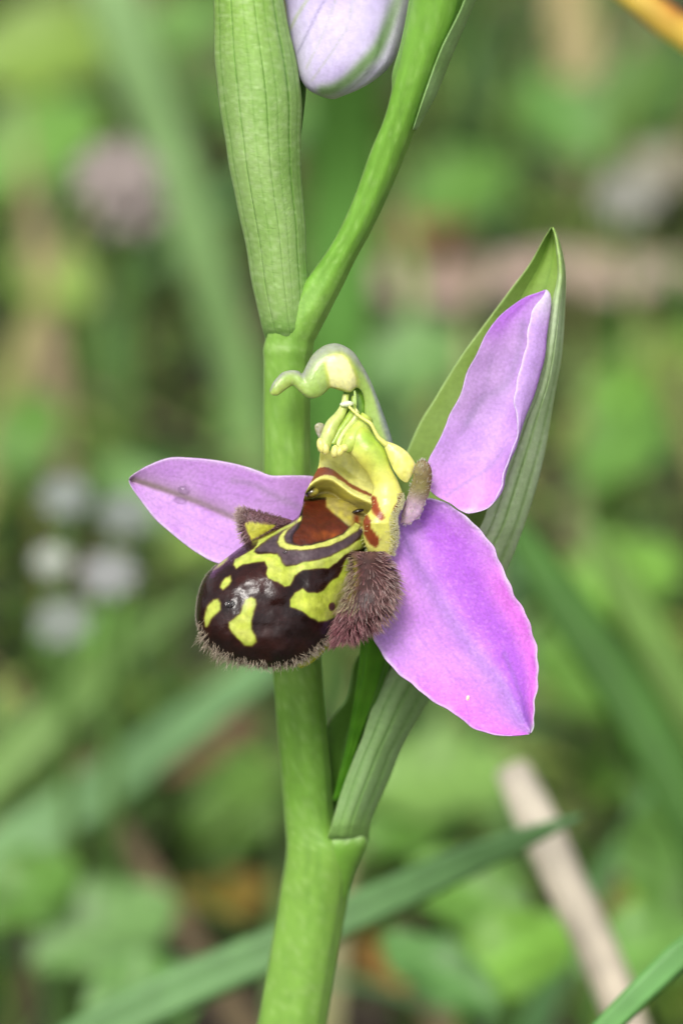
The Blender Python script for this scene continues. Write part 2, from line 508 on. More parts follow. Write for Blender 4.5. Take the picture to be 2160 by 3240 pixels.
# ---- bud
bL = np.vstack([[(1010, -560), (930, -450), (895, -250), (885, -60)], z4([(490, 0), (510, 150), (545, 330), (572, 425), (612, 488), (680, 528), (740, 546)])])
bR = np.vstack([[(1060, -560), (1200, -460), (1290, -250), (1306, -60)], z4([(1185, 0), (1170, 80), (1130, 230), (1080, 350), (1000, 430), (900, 492), (765, 547)])])
def bud_col(x, y, t, w):
    c = mixc((196, 182, 224), (214, 204, 234), vnoise(x, y, 60, 21))
    # long seams / veins running along the sepals (photo coordinates of the visible ones)
    for pl, s, wd, cc in ((z4([(960, -40), (870, 0), (830, 150), (760, 270), (690, 370), (640, 440)]), .5, 4, (172, 176, 160)),
                      (z4([(780, -40), (720, 140), (660, 270), (610, 370)]), .45, 4, (178, 182, 160)),
                      (z4([(640, -40), (560, 80), (520, 160)]), .5, 5, (170, 190, 130)),
                      (z4([(760, -60), (690, 30), (620, 170), (560, 290)]), .6, 4, (140, 130, 170)),
                      (z4([(1160, -100), (1110, 20), (1060, 150), (1000, 270), (920, 360), (840, 440), (760, 492), (700, 505)]), .85, 20, (112, 150, 84))):
        q = arc(pl, 60); d = np.sqrt(((x[:, None] - q[None, :, 0]) ** 2 + (y[:, None] - q[None, :, 1]) ** 2).min(1))
        c = mixc(c, cc, s * np.exp(-(d / wd) ** 2))
    c = mixc(c, (236, 232, 242), sm(0.62, 0.95, w) * sm(240, 120, y) * .6)
    c = mixc(c, (168, 176, 120), sm(285, 318, y) * .4)
    return c
def bud_extra(v, t, a):
    # the closed sepals meet in shallow seams
    c = v.mean(1, keepdims=True); s = 1 - 0.035 * np.exp(-((np.cos(a - 2.0) - 1) / .02) ** 2) - 0.03 * np.exp(-((np.cos(a - 0.75) - 1) / .01) ** 2)
    return c + (v - c) * s[None, :, None]
bud, _ = loft("bud", bL, bR, [-60, -60], 0.85, M_bud, orchid, n=130, m=120, colf=bud_col, extra=bud_extra)
# ovary of the bud, running back down to the stem beyond the frame
tube("ovary", [(1035, -540, -60), (1130, -640, -120), (1280, -600, -200), (1400, -420, -330)], [40, 60, 60, 40], M_stem, orchid,
     colf=lambda x, y, t, w: np.tile((110, 160, 55), (len(x), 1)))

# ---- third bract, on the upper stem: pale flange on the right, thin edge on the left
yb = np.linspace(-420, 410, 90)[::-1]
rk = by_y(np.vstack([z4([(1195, 745), (1255, 630), (1322, 500), (1402, 300), (1530, 0)]), [(1560, -160), (1560, -300), (1500, -420)]]), yb)
rm = by_y(np.vstack([z4([(1185, 745), (1215, 650), (1265, 500), (1350, 270), (1478, 0)]), [(1500, -160), (1510, -300), (1490, -420)]]), yb)
dd = stem_d(yb)
sheet("bract", [np.stack([rk[:, 0] - 60, yb, dd + 90], 1), np.stack([rk[:, 0], yb, dd + 10], 1), np.stack([rm[:, 0], yb, dd - 70], 1)],
      M_bract, orchid, m=30, thick=12, colf=lambda x, y, t, w: mixc((140, 180, 104), (160, 198, 128), vnoise(x, y, 40, 31)))
yb2 = np.linspace(-100, 400, 50)[::-1]
le = by_y(z4([(1030, 700), (1055, 600), (1078, 500), (1082, 400), (1125, 250), (1160, 80), (1200, -180)]), yb2)
sheet("bract_edge", [np.stack([le[:, 0], yb2, stem_d(yb2) + 20], 1), np.stack([le[:, 0] + 26, yb2, stem_d(yb2) - 22], 1)], M_bract, orchid, m=8, thick=9,
      colf=lambda x, y, t, w: mixc((150, 190, 110), (90, 150, 40), w))

# ---- lower bract: deep channel round the ovary and behind the upper sepal
yl = np.linspace(720, 2662, 240)[::-1]
Mf = by_y(np.vstack([[(1033, 2664), (1065, 2553), (1091, 2474), (1123, 2390), (1149, 2327), (1181, 2227), (1233, 2121), (1310, 1990), (1420, 1820), (1515, 1672)], z3([(735, 1870), (830, 1600), (935, 1330), (1050, 1080), (1105, 800), (1146, 560), (1183, 380), (1165, 160), (1148, 82)])]), yl)
Kk = by_y(np.vstack([[(1160, 2664), (1170, 2590), (1218, 2474), (1260, 2369), (1307, 2285), (1349, 2211), (1420, 2090), (1510, 1945), (1594, 1800)], z3([(930, 2050), (1020, 1780), (1090, 1500), (1150, 1150), (1195, 900), (1216, 600), (1222, 350), (1185, 160), (1152, 82)])]), yl)
Rr = by_y(np.vstack([[(1010, 2664), (1015, 2500), (1033, 2306), (1096, 2211), (1117, 2105), (1144, 2042), (1165, 1900), (1190, 1750), (1220, 1600)], z3([(215, 1520), (300, 1330), (400, 1170), (540, 940), (700, 720), (880, 480), (1000, 320), (1090, 160), (1138, 82)])]), yl)
dF = np.interp(yl, [720, 1000, 1672, 2121, 2610, 2645, 2664], [150, 150, 215, 400, 575, 602, 665])
dK = np.interp(yl, [720, 1000, 1672, 2121, 2610, 2645, 2664], [170, 240, 330, 500, 645, 672, 735])
dR = np.interp(yl, [720, 1000, 1672, 2121, 2610, 2645, 2664], [160, 290, 400, 610, 745, 772, 835])
fold = 0.80
LB = [np.stack([Rr[:, 0], yl, dR], 1),
      np.stack([Rr[:, 0] * .62 + Kk[:, 0] * .38, yl, dR * .55 + dK * .45 + 55], 1),
      np.stack([Kk[:, 0] * .9 + Rr[:, 0] * .1, yl, dK + 38], 1),
      np.stack([Kk[:, 0], yl, dK], 1),
      np.stack([Kk[:, 0] * .5 + Mf[:, 0] * .5, yl, (dK + dF) / 2 - 42], 1),
      np.stack([Mf[:, 0], yl, dF], 1)]
VL = [(0.14, .35), (0.3, .5), (0.44, .4), (0.70, .7), (0.80, 1), (0.9, .8)]
def lowbract_col(x, y, t, w):
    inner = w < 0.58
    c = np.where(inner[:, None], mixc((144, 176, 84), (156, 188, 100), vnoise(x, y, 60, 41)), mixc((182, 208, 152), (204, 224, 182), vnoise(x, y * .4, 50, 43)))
    c = mixc(c, (150, 190, 78), sm(1000, 740, y) * .8)
    c = mixc(c, (104, 146, 62), veins(w + .004 * np.sin(t * 30), VL, 0.016) * .6)
    c = mixc(c, (222, 236, 204), np.clip(vnoise(x, y, 10, 44) - .6, 0, 1) * (~inner))
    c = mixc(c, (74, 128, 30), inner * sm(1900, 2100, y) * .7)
    c = mixc(c, (96, 148, 62), (~inner) * sm(2000, 2200, y) * .5)
    c = mixc(c, (132, 174, 90), (~inner) * sm(2540, 2640, y) * .9)
    c = mixc(c, (182, 210, 140), np.maximum(sm(.985, 1, w), sm(.012, 0, w)) * .6)
    return c
def lb_extra(V, t, w):
    V[:, :, 2] += 4 * veins(w, VL, .014)[None, :]
    return V
sheet("bract", LB, M_bract, orchid, m=110, colf=lowbract_col, thick=13, extra=lb_extra)
# swollen node under the lower bract
loft("node_collar", [(1046, 2636), (1020, 2662), (1000, 2720), (990, 2800), (990, 2900)], [(1150, 2636), (1163, 2664), (1146, 2706), (1118, 2770), (1085, 2900)], [668, 690, 720, 755, 800], 0.9, M_stem, orchid,
     n=24, m=30, colf=lambda x, y, t, w: mixc(mixc((112, 160, 60), (190, 215, 165), sm(2685, 2655, y) * vnoise(x, y, 18, 3)), (112, 160, 60), .15 + 0 * x))  # whitish highlight line painted along the collar's upper edge

# ---- ovary behind the lip
oL = np.vstack([z5([(515, 1010), (545, 900), (605, 650), (650, 400), (690, 80)]), [(1150, 1900), (1165, 1760), (1185, 1680)]])
oR = np.vstack([z5([(580, 1010), (610, 900), (690, 640), (780, 400), (868, 130)]), [(1255, 1900), (1265, 1760), (1262, 1680)]])
def rib6(v, t, a):
    c = v.mean(1, keepdims=True)
    return c + (v - c) * (1 + .09 * np.cos(6 * a + .4))[None, :, None]
loft("ovary", oL, oR, [620, 540, 420, 300, 190, 120], 0.95, M_stem, orchid, n=70, m=48, extra=rib6,
     colf=lambda x, y, t, w: mixc((58, 112, 14), (86, 140, 34), vnoise(x, y, 40, 51)))

# ---- sepals ---------------------------------------------------------------
def line_d(x, y, pl, n=80):
    q = arc(pl, n)
    return np.sqrt(((x[:, None] - q[None, :, 0]) ** 2 + (y[:, None] - q[None, :, 1]) ** 2).min(1))

# left lateral sepal
up = z6([(1560, 470), (1480, 330), (1400, 262), (1340, 238), (1200, 235), (1070, 235), (980, 202), (900, 175), (780, 145), (640, 122), (500, 110), (350, 110), (200, 165), (84, 235), (66, 262)])
lo = z6([(1560, 540), (1460, 640), (1300, 760), (1100, 850), (900, 895), (690, 855), (560, 790), (460, 720), (350, 630), (250, 540), (150, 410), (80, 310), (66, 270)])
UPc, LOc = arc(up, 150), arc(lo, 150)
tt = np.linspace(0, 1, 150)
dl = np.interp(tt, [0, .15, .3, .6, 1], [240, 225, 200, 190, 165])
cs = []
for f_, dz in ((0, -18), (.2, 12), (.45, 38), (.58, 46), (.8, 18), (1, -16)):
    q = UPc * (1 - f_) + LOc * f_
    cs.append(np.stack([q[:, 0], q[:, 1], dl + dz * np.sin(np.clip(tt, .03, .93) * np.pi) ** .5], 1))
mid_l = z6([(95, 262), (200, 295), (350, 345), (480, 395), (600, 440), (750, 510), (900, 560), (1200, 560)])
def lsep_col(x, y, t, w):
    c = mixc((208, 154, 230), (222, 176, 238), vnoise(x, y, 60, 61))
    c = mixc(c, (164, 124, 180), veins(w + .015 * np.sin(t * 8 + 3 * w), [(.14, .6), (.27, 1), (.70, .8), (.83, 1)], .009) * .3 * sm(.05, .3, t) * sm(.97, .8, t))
    c = mixc(c, (214, 160, 232), sm(.35, .0, w) * .5)
    c = mixc(c, (230, 190, 240), sm(.55, .95, w) * .5 * vnoise(x, y, 40, 62))
    dm = line_d(x, y, mid_l)
    below = (w > .5)
    tip = sm(.55, .97, t)
    c = mixc(c, (140, 128, 108), np.exp(-(dm / 9) ** 2) * (.6 + .4 * tip) * sm(.25, .45, t))
    c = mixc(c, (158, 138, 150), np.exp(-(dm / 34) ** 2) * .5 * (~below) * sm(.3, .6, t))
    c = mixc(c, (170, 150, 176), np.exp(-(line_d(x, y, z6([(1290, 470), (1100, 380), (950, 300), (800, 270)])) / 12) ** 2) * .4)
    c = mixc(c, (240, 228, 246), np.maximum(sm(.05, 0, w), sm(.95, 1, w)) * (.3 + .5 * vnoise(x, y, 40, 65)))
    return c
_, V_left = sheet("sepal", cs, M_sepal, orchid, m=70, colf=lsep_col, thick=11, knots=[0, .2, .45, .58, .8, 1])

# right lateral sepal, broad, pointing down
rr_ = z7([(300, 240), (400, 200), (530, 200), (650, 230), (750, 280), (860, 370), (950, 450), (1040, 560), (1110, 690), (1170, 830), (1230, 970), (1300, 1090), (1360, 1210), (1400, 1330), (1425, 1450), (1441, 1600), (1430, 1750), (1412, 1900), (1402, 2000), (1404, 2080), (1380, 2140)])
ll_ = z7([(250, 330), (215, 480), (150, 700), (80, 950), (55, 1150), (80, 1340), (120, 1430), (200, 1560), (290, 1650), (400, 1740), (520, 1840), (640, 1920), (770, 1995), (850, 2060), (920, 2110), (1020, 2140), (1130, 2162), (1250, 2165), (1365, 2150)])
RRc, LLc = arc(rr_, 200), arc(ll_, 200)
t2 = np.linspace(0, 1, 200)
dr = np.interp(t2, [0, .15, .5, .85, 1], [95, 115, 70, 20, -5])
cs = []
for f_, dz in ((0, -46), (.12, -30), (.3, -8), (.5, 34), (.62, 40), (.74, 26), (.9, -8), (.97, -28), (1, -40)):
    q = LLc * (1 - f_) + RRc * f_
    bulge = np.sin(np.clip(t2 * .95 + .03, 0, 1) * np.pi) ** .45
    edge_roll = (sm(.7, .95, t2) * (-22) if f_ > .85 else 0)
    cs.append(np.stack([q[:, 0], q[:, 1], dr + dz * bulge + edge_roll], 1))
mid_r = z7([(270, 380), (350, 560), (500, 850), (700, 1180), (900, 1470), (1100, 1700), (1250, 1950), (1310, 2030)])
def rsep_col(x, y, t, w):
    c = mixc((206, 140, 230), (222, 160, 238), vnoise(x, y, 70, 71))
    c = mixc(c, (158, 104, 196), veins(w + .012 * np.sin(t * 9 + 4 * w), [(.16, .6), (.27, .9), (.38, .7), (.68, .8), (.79, 1), (.88, .6)], .006) * .28 * sm(.03, .2, t) * sm(.97, .8, t))
    c = mixc(c, (190, 104, 230), sm(.46, .66, w) * sm(1.0, .78, w) * .85)
    c = mixc(c, (230, 124, 232), sm(.78, .93, w) * sm(.3, .55, t) * .85)
    c = mixc(c, (216, 118, 228), sm(.42, .12, w) * sm(.45, .78, t) * .85)
    c = mixc(c, (198, 170, 230), sm(.3, .05, w) * sm(.55, .35, t) * .6)
    c = mixc(c, (190, 158, 226), sm(.28, .05, t) * .55)
    dm = line_d(x, y, mid_r)
    c = mixc(c, (146, 118, 186), np.exp(-(dm / 26) ** 2) * (.38 + .2 * sm(.6, 1, t)))
    c = mixc(c, (120, 96, 140), np.exp(-(dm / 7) ** 2) * .35 * sm(.4, .1, t))
    c = mixc(c, (150, 106, 190), np.exp(-(line_d(x, y, z7([(1160, 1480), (1230, 1650), (1300, 1850), (1320, 2000)])) / 8) ** 2) * .5)
    wn_ = vnoise(x, y, 6, 74)
    c = mixc(c, (240, 190, 246), np.clip(wn_ - .62, 0, 1) * .9)  # glints of the sepal surface painted as bright speckles
    c = mixc(c, (242, 232, 250), np.maximum(sm(.035, 0, w), sm(.96, .998, w)) * (.35 + .5 * vnoise(x, y, 40, 75)))
    c = mixc(c, (196, 206, 200), np.exp(-(((x - 1684) / 14) ** 2 + ((y - 2308) / 22) ** 2)) * .8)
    c = mixc(c, (206, 190, 216), sm(.12, .0, t) * .8)
    return c
def wav(V, t, w):
    e = np.maximum(sm(.93, 1, w), sm(.07, 0, w))[None, :]
    V[:, :, 0] += e * (2.0 * np.sin(t * 90) + 1.6 * np.sin(t * 53 + 1))[:, None]
    V[:, :, 2] += e * (5 * np.sin(t * 47))[:, None]
    V[:, :, 2] += 4 * (vnoise(V[:, :, 0], V[:, :, 1], 45, 77) - .5)
    return V
_, V_right = sheet("sepal", cs, M_sepal, orchid, m=110, colf=rsep_col, thick=11, knots=[0, .12, .3, .5, .62, .74, .9, .97, 1], extra=wav)

# upper (dorsal) sepal, its right side curled over
T3 = [(1914, 600, 608, 612), (1892, 552, 690, 702), (1850, 495, 745, 762), (1800, 400, 790, 797), (1740, 345, 816, 822), (1680, 335, 824, 830), (1580, 352, 852, 860),
      (1500, 392, 890, 898), (1430, 430, 912, 918), (1390, 447, 924, 925), (1340, 468, 942, 924), (1280, 490, 966, 914), (1150, 560, 1022, 905), (1010, 600, 1062, 932),
      (900, 660, 1090, 968), (770, 720, 1102, 985), (660, 800, 1118, 1008), (590, 880, 1130, 1035), (530, 970, 1133, 1075), (496, 1060, 1122, 1098), (482, 1098, 1104, 1101)]
yq = np.linspace(482, 1914, 200)[::-1]
def col3(k):
    a = np.array(T3, float)[:, [k, 0]]
    s = np.stack([1180 + a[:, 0] / 2.027, 680 + a[:, 1] / 2.027], 1)
    return by_y(s, 680 + yq / 2.027)
A_, F_, C_ = col3(1), col3(2), col3(3)
yS = 680 + yq / 2.027
dd = np.interp(yS, [915, 1100, 1400, 1625], [120, 110, 80, 60])
gap = np.clip((F_[:, 0] - C_[:, 0]) / 40, -.1, 1.2)
tq = np.linspace(0, 1, 200)
rnd = np.sin(np.clip(tq * .97 + .02, 0, 1) * np.pi) ** .5
cs = [np.stack([A_[:, 0], yS, dd + 10 - 12 * rnd], 1),
      np.stack([A_[:, 0] * .65 + F_[:, 0] * .35, yS, dd + 34 * rnd], 1),
      np.stack([A_[:, 0] * .25 + F_[:, 0] * .75, yS, dd + 36 * rnd], 1),
      np.stack([F_[:, 0], yS, dd - 4 * rnd], 1),
      np.stack([C_[:, 0] * .5 + F_[:, 0] * .5 + 4, yS, dd - 34 * rnd - 8 * gap], 1),
      np.stack([C_[:, 0], yS, dd - 46 * rnd - 10 * gap], 1)]
def dsep_col(x, y, t, w):
    c = mixc((192, 144, 220), (212, 168, 232), vnoise(x, y, 60, 81))
    c = mixc(c, (228, 158, 240), sm(.32, .02, t) * .8)
    c = mixc(c, (186, 106, 224), sm(.66, .88, t) * sm(.55, .1, w) * .7)
    c = mixc(c, (208, 176, 232), (w > .84) * .6)
    c = mixc(c, (232, 224, 240), (w > .80) * sm(.8, .98, t) * .8)
    for pl, s, wd in ((z3([(600, 1330), (700, 1180), (850, 1080), (940, 850), (960, 700)]), .45, 14), (z3([(470, 1800), (620, 1700), (760, 1600), (830, 1500)]), .3, 5),
                      (z3([(560, 1400), (640, 1280), (720, 1100), (760, 900)]), .25, 9)):
        c = mixc(c, (146, 124, 170), np.exp(-(line_d(x, y, pl) / wd) ** 2) * s * (w < .8))
    c = mixc(c, (186, 160, 196), sm(.3, .55, t) * sm(.92, .7, t) * sm(.75, .4, w) * .45)
    c = mixc(c, (244, 234, 250), np.maximum(sm(.97, .998, w), sm(.02, 0, w) * .5) * (.35 + .5 * vnoise(x, y, 40, 85)))
    c = mixc(c, (240, 228, 246), sm(.035, 0.0, t) * .8)
    return c
def wav2(V, t, w):
    e = sm(.9, 1, w)[None, :]
    V[:, :, 0] += e * (2.0 * np.sin(t * 60) + 1.6 * np.sin(t * 33 + 1))[:, None]
    V[:, :, 2] += 5 * (vnoise(V[:, :, 0], V[:, :, 1], 45, 87) - .5)
    return V
sheet("sepal", cs, M_sepal, orchid, m=100, colf=dsep_col, thick=11, knots=[0, .35, .68, .80, .90, 1], extra=wav2)

# ---- petals: two small stubs
def petal_col(x, y, t, w):
    c = mixc((206, 178, 200), (140, 134, 84), sm(.25, .6, t))
    c = mixc(c, (112, 92, 66), vnoise(x, y, 14, 91) * sm(.4, .8, t) * .8)
    c = mixc(c, (104, 66, 50), sm(.45, .95, w) * sm(.4, .7, t) * .6)
    return c
pet, pv = loft("petal", z2([(1170, 1600), (1190, 1500), (1235, 1350), (1268, 1240), (1278, 1150), (1310, 1100), (1345, 1086)]),
               z2([(1230, 1620), (1330, 1540), (1370, 1430), (1402, 1370), (1424, 1260), (1424, 1170), (1398, 1112), (1362, 1086)]), [75, 60, 20, -10, -20], .55, M_petal, orchid, n=50, m=24, colf=petal_col)
ii = rng.integers(0, len(pv) - 2, 260); c0 = pv[:, :2].mean(0)
hd = np.c_[(pv[ii, :2] - c0) * .012 + rng.normal(0, .25, (260, 2)), rng.normal(-.5, .3, 260)]
hairs("hair", pv[ii], hd, rng.uniform(6, 13, 260), 1.0, (190, 180, 160), (230, 225, 215), pet)
loft("petal", z2([(520, 960), (490, 900), (462, 840), (460, 800), (480, 780)]), z2([(560, 940), (555, 880), (548, 830), (535, 790), (505, 776)]), [110, 90], .6, M_petal, orchid, n=24, m=16,
     colf=lambda x, y, t, w: mixc((150, 150, 110), (196, 192, 180), vnoise(x, y, 6, 93)))

# ---- lip ------------------------------------------------------------------
lip_out = z1([(712, 225), (672, 300), (612, 340), (545, 370), (480, 405), (420, 438), (330, 482), (240, 550), (160, 612), (92, 690), (57, 790), (43, 900), (52, 980), (82, 1060), (130, 1118), (210, 1168), (310, 1206), (420, 1230), (520, 1236), (620, 1222), (720, 1180), (800, 1122), (858, 1075), (890, 1020), (912, 960), (940, 880), (985, 790), (1025, 700), (1050, 600), (1090, 500), (1130, 400), (1110, 290), (1000, 215), (850, 180), (720, 200)])
lip_c = z1([(540, 740)])[0]
nt, nf, nb_ = 360, 130, 26
O = arc(lip_out, nt, closed=True)
phi = np.r_[np.linspace(0.004, np.pi / 2, nf), np.linspace(np.pi / 2, np.pi * .97, nb_)[1:]]
r = np.sin(phi)
X = lip_c[None, None, :] + r[:, None, None] * (O - lip_c)[None]
ax = np.array([-0.62, 0.78])
def lip_depth(x, y): return 20 - 0.34 * ((x - lip_c[0]) * ax[0] + (y - lip_c[1]) * ax[1])
front = np.cos(phi)[:, None] * np.where(phi < np.pi / 2, 185, 130)[:, None]
D = lip_depth(X[..., 0], X[..., 1]) - front
LV = np.concatenate([X, D[..., None]], 2).reshape(-1, 3)
isf = np.repeat(phi <= np.pi / 2 + .02, nt)
# pigment pattern
A_ring = z1([(690, 300), (610, 370), (558, 420), (545, 460), (560, 490), (600, 505), (680, 510), (760, 505), (870, 480), (960, 440), (1040, 388), (1056, 350), (1030, 340), (990, 378), (950, 415), (860, 450), (760, 480), (690, 487), (630, 480), (592, 462), (582, 425), (612, 385), (690, 325)])
B_band = z1([(650, 330), (560, 380), (480, 425), (425, 450), (415, 480), (400, 500), (330, 540), (280, 570), (272, 600), (290, 625), (330, 600), (380, 590), (465, 578), (485, 620), (475, 660), (490, 690), (550, 708), (590, 738), (620, 730), (640, 700), (652, 665), (700, 635), (780, 625), (860, 622), (910, 585), (960, 540), (1010, 515), (1080, 500), (1150, 480), (1180, 380), (1080, 380), (1060, 440), (1000, 480), (930, 520), (850, 560), (760, 577), (700, 587), (660, 605), (600, 612), (570, 590), (560, 555), (540, 535), (480, 535), (420, 535), (398, 520), (412, 498), (482, 444), (510, 425), (570, 394), (655, 350)])
C_patch = z1([(625, 820), (650, 780), (700, 750), (735, 775), (790, 778), (830, 760), (870, 710), (920, 680), (945, 640), (952, 600), (975, 560), (1080, 540), (1080, 640), (1040, 740), (990, 830), (950, 880), (905, 925), (850, 950), (800, 952), (750, 930), (700, 890), (650, 870), (625, 860)])
SPOTS = [z1([(188, 742), (200, 710), (225, 685), (250, 673), (256, 700), (240, 730), (205, 757)]),
         z1([(95, 985), (90, 930), (110, 860), (145, 820), (175, 812), (190, 840), (190, 880), (160, 910), (130, 940), (108, 985)]),
         z1([(330, 860), (345, 815), (380, 800), (405, 815), (412, 850), (395, 900), (380, 950), (385, 1000), (405, 1040), (411, 1080), (385, 1106), (340, 1100), (310, 1070), (270, 1030), (245, 990), (245, 960), (280, 930), (315, 905)]),
         z1([(150, 635), (195, 580), (240, 548), (232, 575), (185, 615)])]
SPEC = z1([(700, 200), (860, 200), (900, 290), (940, 330), (990, 368), (945, 410), (870, 442), (760, 470), (680, 480), (640, 465), (635, 420), (680, 370), (700, 310)])
GREY = z1([(690, 300), (640, 350), (560, 395), (500, 430), (400, 515), (540, 530), (570, 600), (640, 605), (720, 585), (850, 560), (1000, 480), (1090, 380), (1050, 340), (800, 300)])
def lip_pattern(x, y):
    p = np.stack([x, y], 1) + np.stack([vnoise(x, y, 14, 101) - .5, vnoise(x, y, 14, 102) - .5], 1) * 3
    c = mixc((44, 17, 13), (22, 9, 9), vnoise(x, y, 40, 103))
    xr, yr = z1([(430, 700)])[0]
    c = mixc(c, (62, 26, 20), np.exp(-(((x - xr) / 60) ** 2 + ((y - yr) / 45) ** 2)) * .8)
    vel = sm(z1([(0, 900)])[0][1], z1([(0, 1120)])[0][1], y + .1 * (x - 850))
    rg = .17 + .22 * vnoise(x, y, 16, 108) ** 2 + .40 * vel
    edge = lambda poly, s=1.6: sm(s, -s, poly_sd(p, poly))
    g = edge(GREY, 3)
    c = mixc(c, mixc((66, 52, 58), (84, 68, 74), vnoise(x, y, 8, 104)), g); rg = rg * (1 - g) + .5 * g
    rim = sm(12, 0, np.abs(poly_sd(p, SPEC)))
    c = mixc(c, (20, 10, 12), rim * .9)
    s = edge(SPEC, 3)
    xo, yo = z1([(850, 420)])[0]
    sc = mixc((82, 30, 12), (150, 76, 22), np.exp(-(((x - xo) / 55) ** 2 + ((y - yo) / 16) ** 2)))
    sc = mixc(sc, (60, 20, 10), vnoise(x, y, 16, 105) * .5)
    c = mixc(c, sc, s); rg = rg * (1 - s) + .38 * s
    OLV = z1([(846, 245), (900, 292), (945, 330), (992, 366), (1050, 372), (1150, 420), (1180, 200), (1000, 180), (846, 170)])
    ov = edge(OLV, 5)
    oc = mixc((176, 166, 66), (150, 138, 84), vnoise(x, y, 14, 107))
    oc = mixc(oc, (120, 52, 28), np.exp(-(((x - 1128) / 9) ** 2 + ((y - 1645) / 20) ** 2)))
    c = mixc(c, oc, ov); rg = rg * (1 - ov) + .3 * ov
    ye = mixc((170, 182, 62), (196, 202, 102), vnoise(x, y, 22, 106))
    for poly, s_ in [(A_ring, 2.4), (B_band, 3.0), (C_patch, 3.6)] + [(q, 4.5) for q in SPOTS]:
        e = edge(poly, s_)
        yy = mixc(ye, (210, 206, 112), .7 if poly is A_ring else .0) if poly is not C_patch else mixc(ye, (172, 186, 52), .5)
        c = mixc(c, (88, 70, 24), sm(7, 1, poly_sd(p, poly)) * .55)
        yy = mixc(yy, np.asarray(yy) * .9 + np.array([2, 10, 0]), sm(-16, -2, poly_sd(p, poly)) * .6)
        c = mixc(c, yy, e); rg = rg * (1 - e) + .42 * e
    sx, sy = z1([(882, 860)])[0]
    c = mixc(c, (84, 52, 20), sm(13, 9, np.hypot(p[:, 0] - sx, (p[:, 1] - sy) * .85)))
    return c, rg
lc, lr = lip_pattern(LV[:, 0], LV[:, 1])
lc = np.where(isf[:, None], lc, (52, 34, 20)); lr = np.where(isf, lr, .5)
# gentle unevenness, water-glossy
uneven = (vnoise(LV[:, 0], LV[:, 1], 52, 110) - .5) * 16 + (vnoise(LV[:, 0], LV[:, 1], 24, 111) - .5) * 3.5
LV[:, 2] += uneven * np.where(isf, 1, 0) * np.clip(np.repeat(np.cos(phi), nt) * 3, 0, 1)
lip_faces = grid_faces(len(phi), nt, True)
kk = len(LV); LV2 = np.vstack([LV, [LV[:nt].mean(0)]])
lip_faces += [(kk, (j + 1) % nt, j) for j in range(nt)]
lip = make("lip", W(LV2), [f[::-1] for f in lip_faces], M_lip, orchid, np.vstack([lc, lc[:1]]), np.r_[lr, lr[0]])
def lip_front(x, y):
    """depth of the lip's front surface under a pixel"""
    v = np.array([x, y]) - lip_c; th = np.arctan2(v[1], v[0])
    ang = np.arctan2(O[:, 1] - lip_c[1], O[:, 0] - lip_c[0]); j = np.argmin(np.abs(np.angle(np.exp(1j * (ang - th)))))
    rr = min(np.linalg.norm(v) / np.linalg.norm(O[j] - lip_c), .999)
    return float(lip_depth(x, y) - 185 * math.sqrt(1 - rr * rr))

# fringe along the lower margin of the lip
oi = arc(lip_out, 2000, closed=True)
zx = (oi[:, 0] - 600) * 1.96; zy = (oi[:, 1] - 1480) * 1.96
sel = np.where(((zy > 960) & (zx < 900)))[0]
N = 1300
k_ = rng.choice(sel, N)
rad_f = rng.uniform(.90, 1.0, N)
bp = lip_c + (oi[k_] - lip_c) * rad_f[:, None]
dep = lip_depth(bp[:, 0], bp[:, 1]) - 185 * np.sqrt(1 - rad_f ** 2) * rng.uniform(.2, 1, N)
outw = (oi[k_] - lip_c); outw /= np.linalg.norm(outw, axis=1)[:, None]
clf = np.stack([vnoise(bp[:, 0], bp[:, 1], 11, q) - .5 for q in (311, 312)], 1)
dirs = np.c_[clf * 1.4 + outw * 0.8 + np.array([.15, .35]) + rng.normal(0, .28, (N, 2)), rng.normal(-.3, .35, N)]
hl = rng.uniform(10, 44, N) * (.75 + .5 * np.exp(-((bp[:, 0] - 680) / 60) ** 2)) * np.where(bp[:, 1] > 2000, 1, .55)
tone = rng.random(N)[:, None]
hairs("hair", np.c_[bp, dep], dirs, hl, 1.05, mixc((70, 54, 42), (130, 110, 86), tone[:, 0]), mixc((190, 174, 150), (236, 228, 208), tone[:, 0]), lip, bend=rng.normal(0, .15, (N, 3)))
# very short down around the left and right rims
sel2 = np.where(((zy > 600) & (zy < 1000) & (zx < 300)))[0]
k2 = rng.choice(sel2, 420); b2 = lip_c + (oi[k2] - lip_c) * .995
ow = (oi[k2] - lip_c); ow /= np.linalg.norm(ow, axis=1)[:, None]
hairs("hair", np.c_[b2, lip_depth(b2[:, 0], b2[:, 1])], np.c_[ow + rng.normal(0, .3, (420, 2)), rng.normal(-.2, .3, 420)], rng.uniform(4, 10, 420), .7, (80, 66, 56), (190, 184, 170), lip)
# yellow underside rim peeping out at the right
loft("appendix", z1([(655, 1222), (720, 1180), (790, 1120), (850, 1075)]), z1([(690, 1246), (752, 1215), (815, 1160), (868, 1105)]), [70, 60], .8, M_col, orchid, n=24, m=14,
     colf=lambda x, y, t, w: mixc((160, 170, 30), (186, 190, 50), vnoise(x, y, 20, 5)))

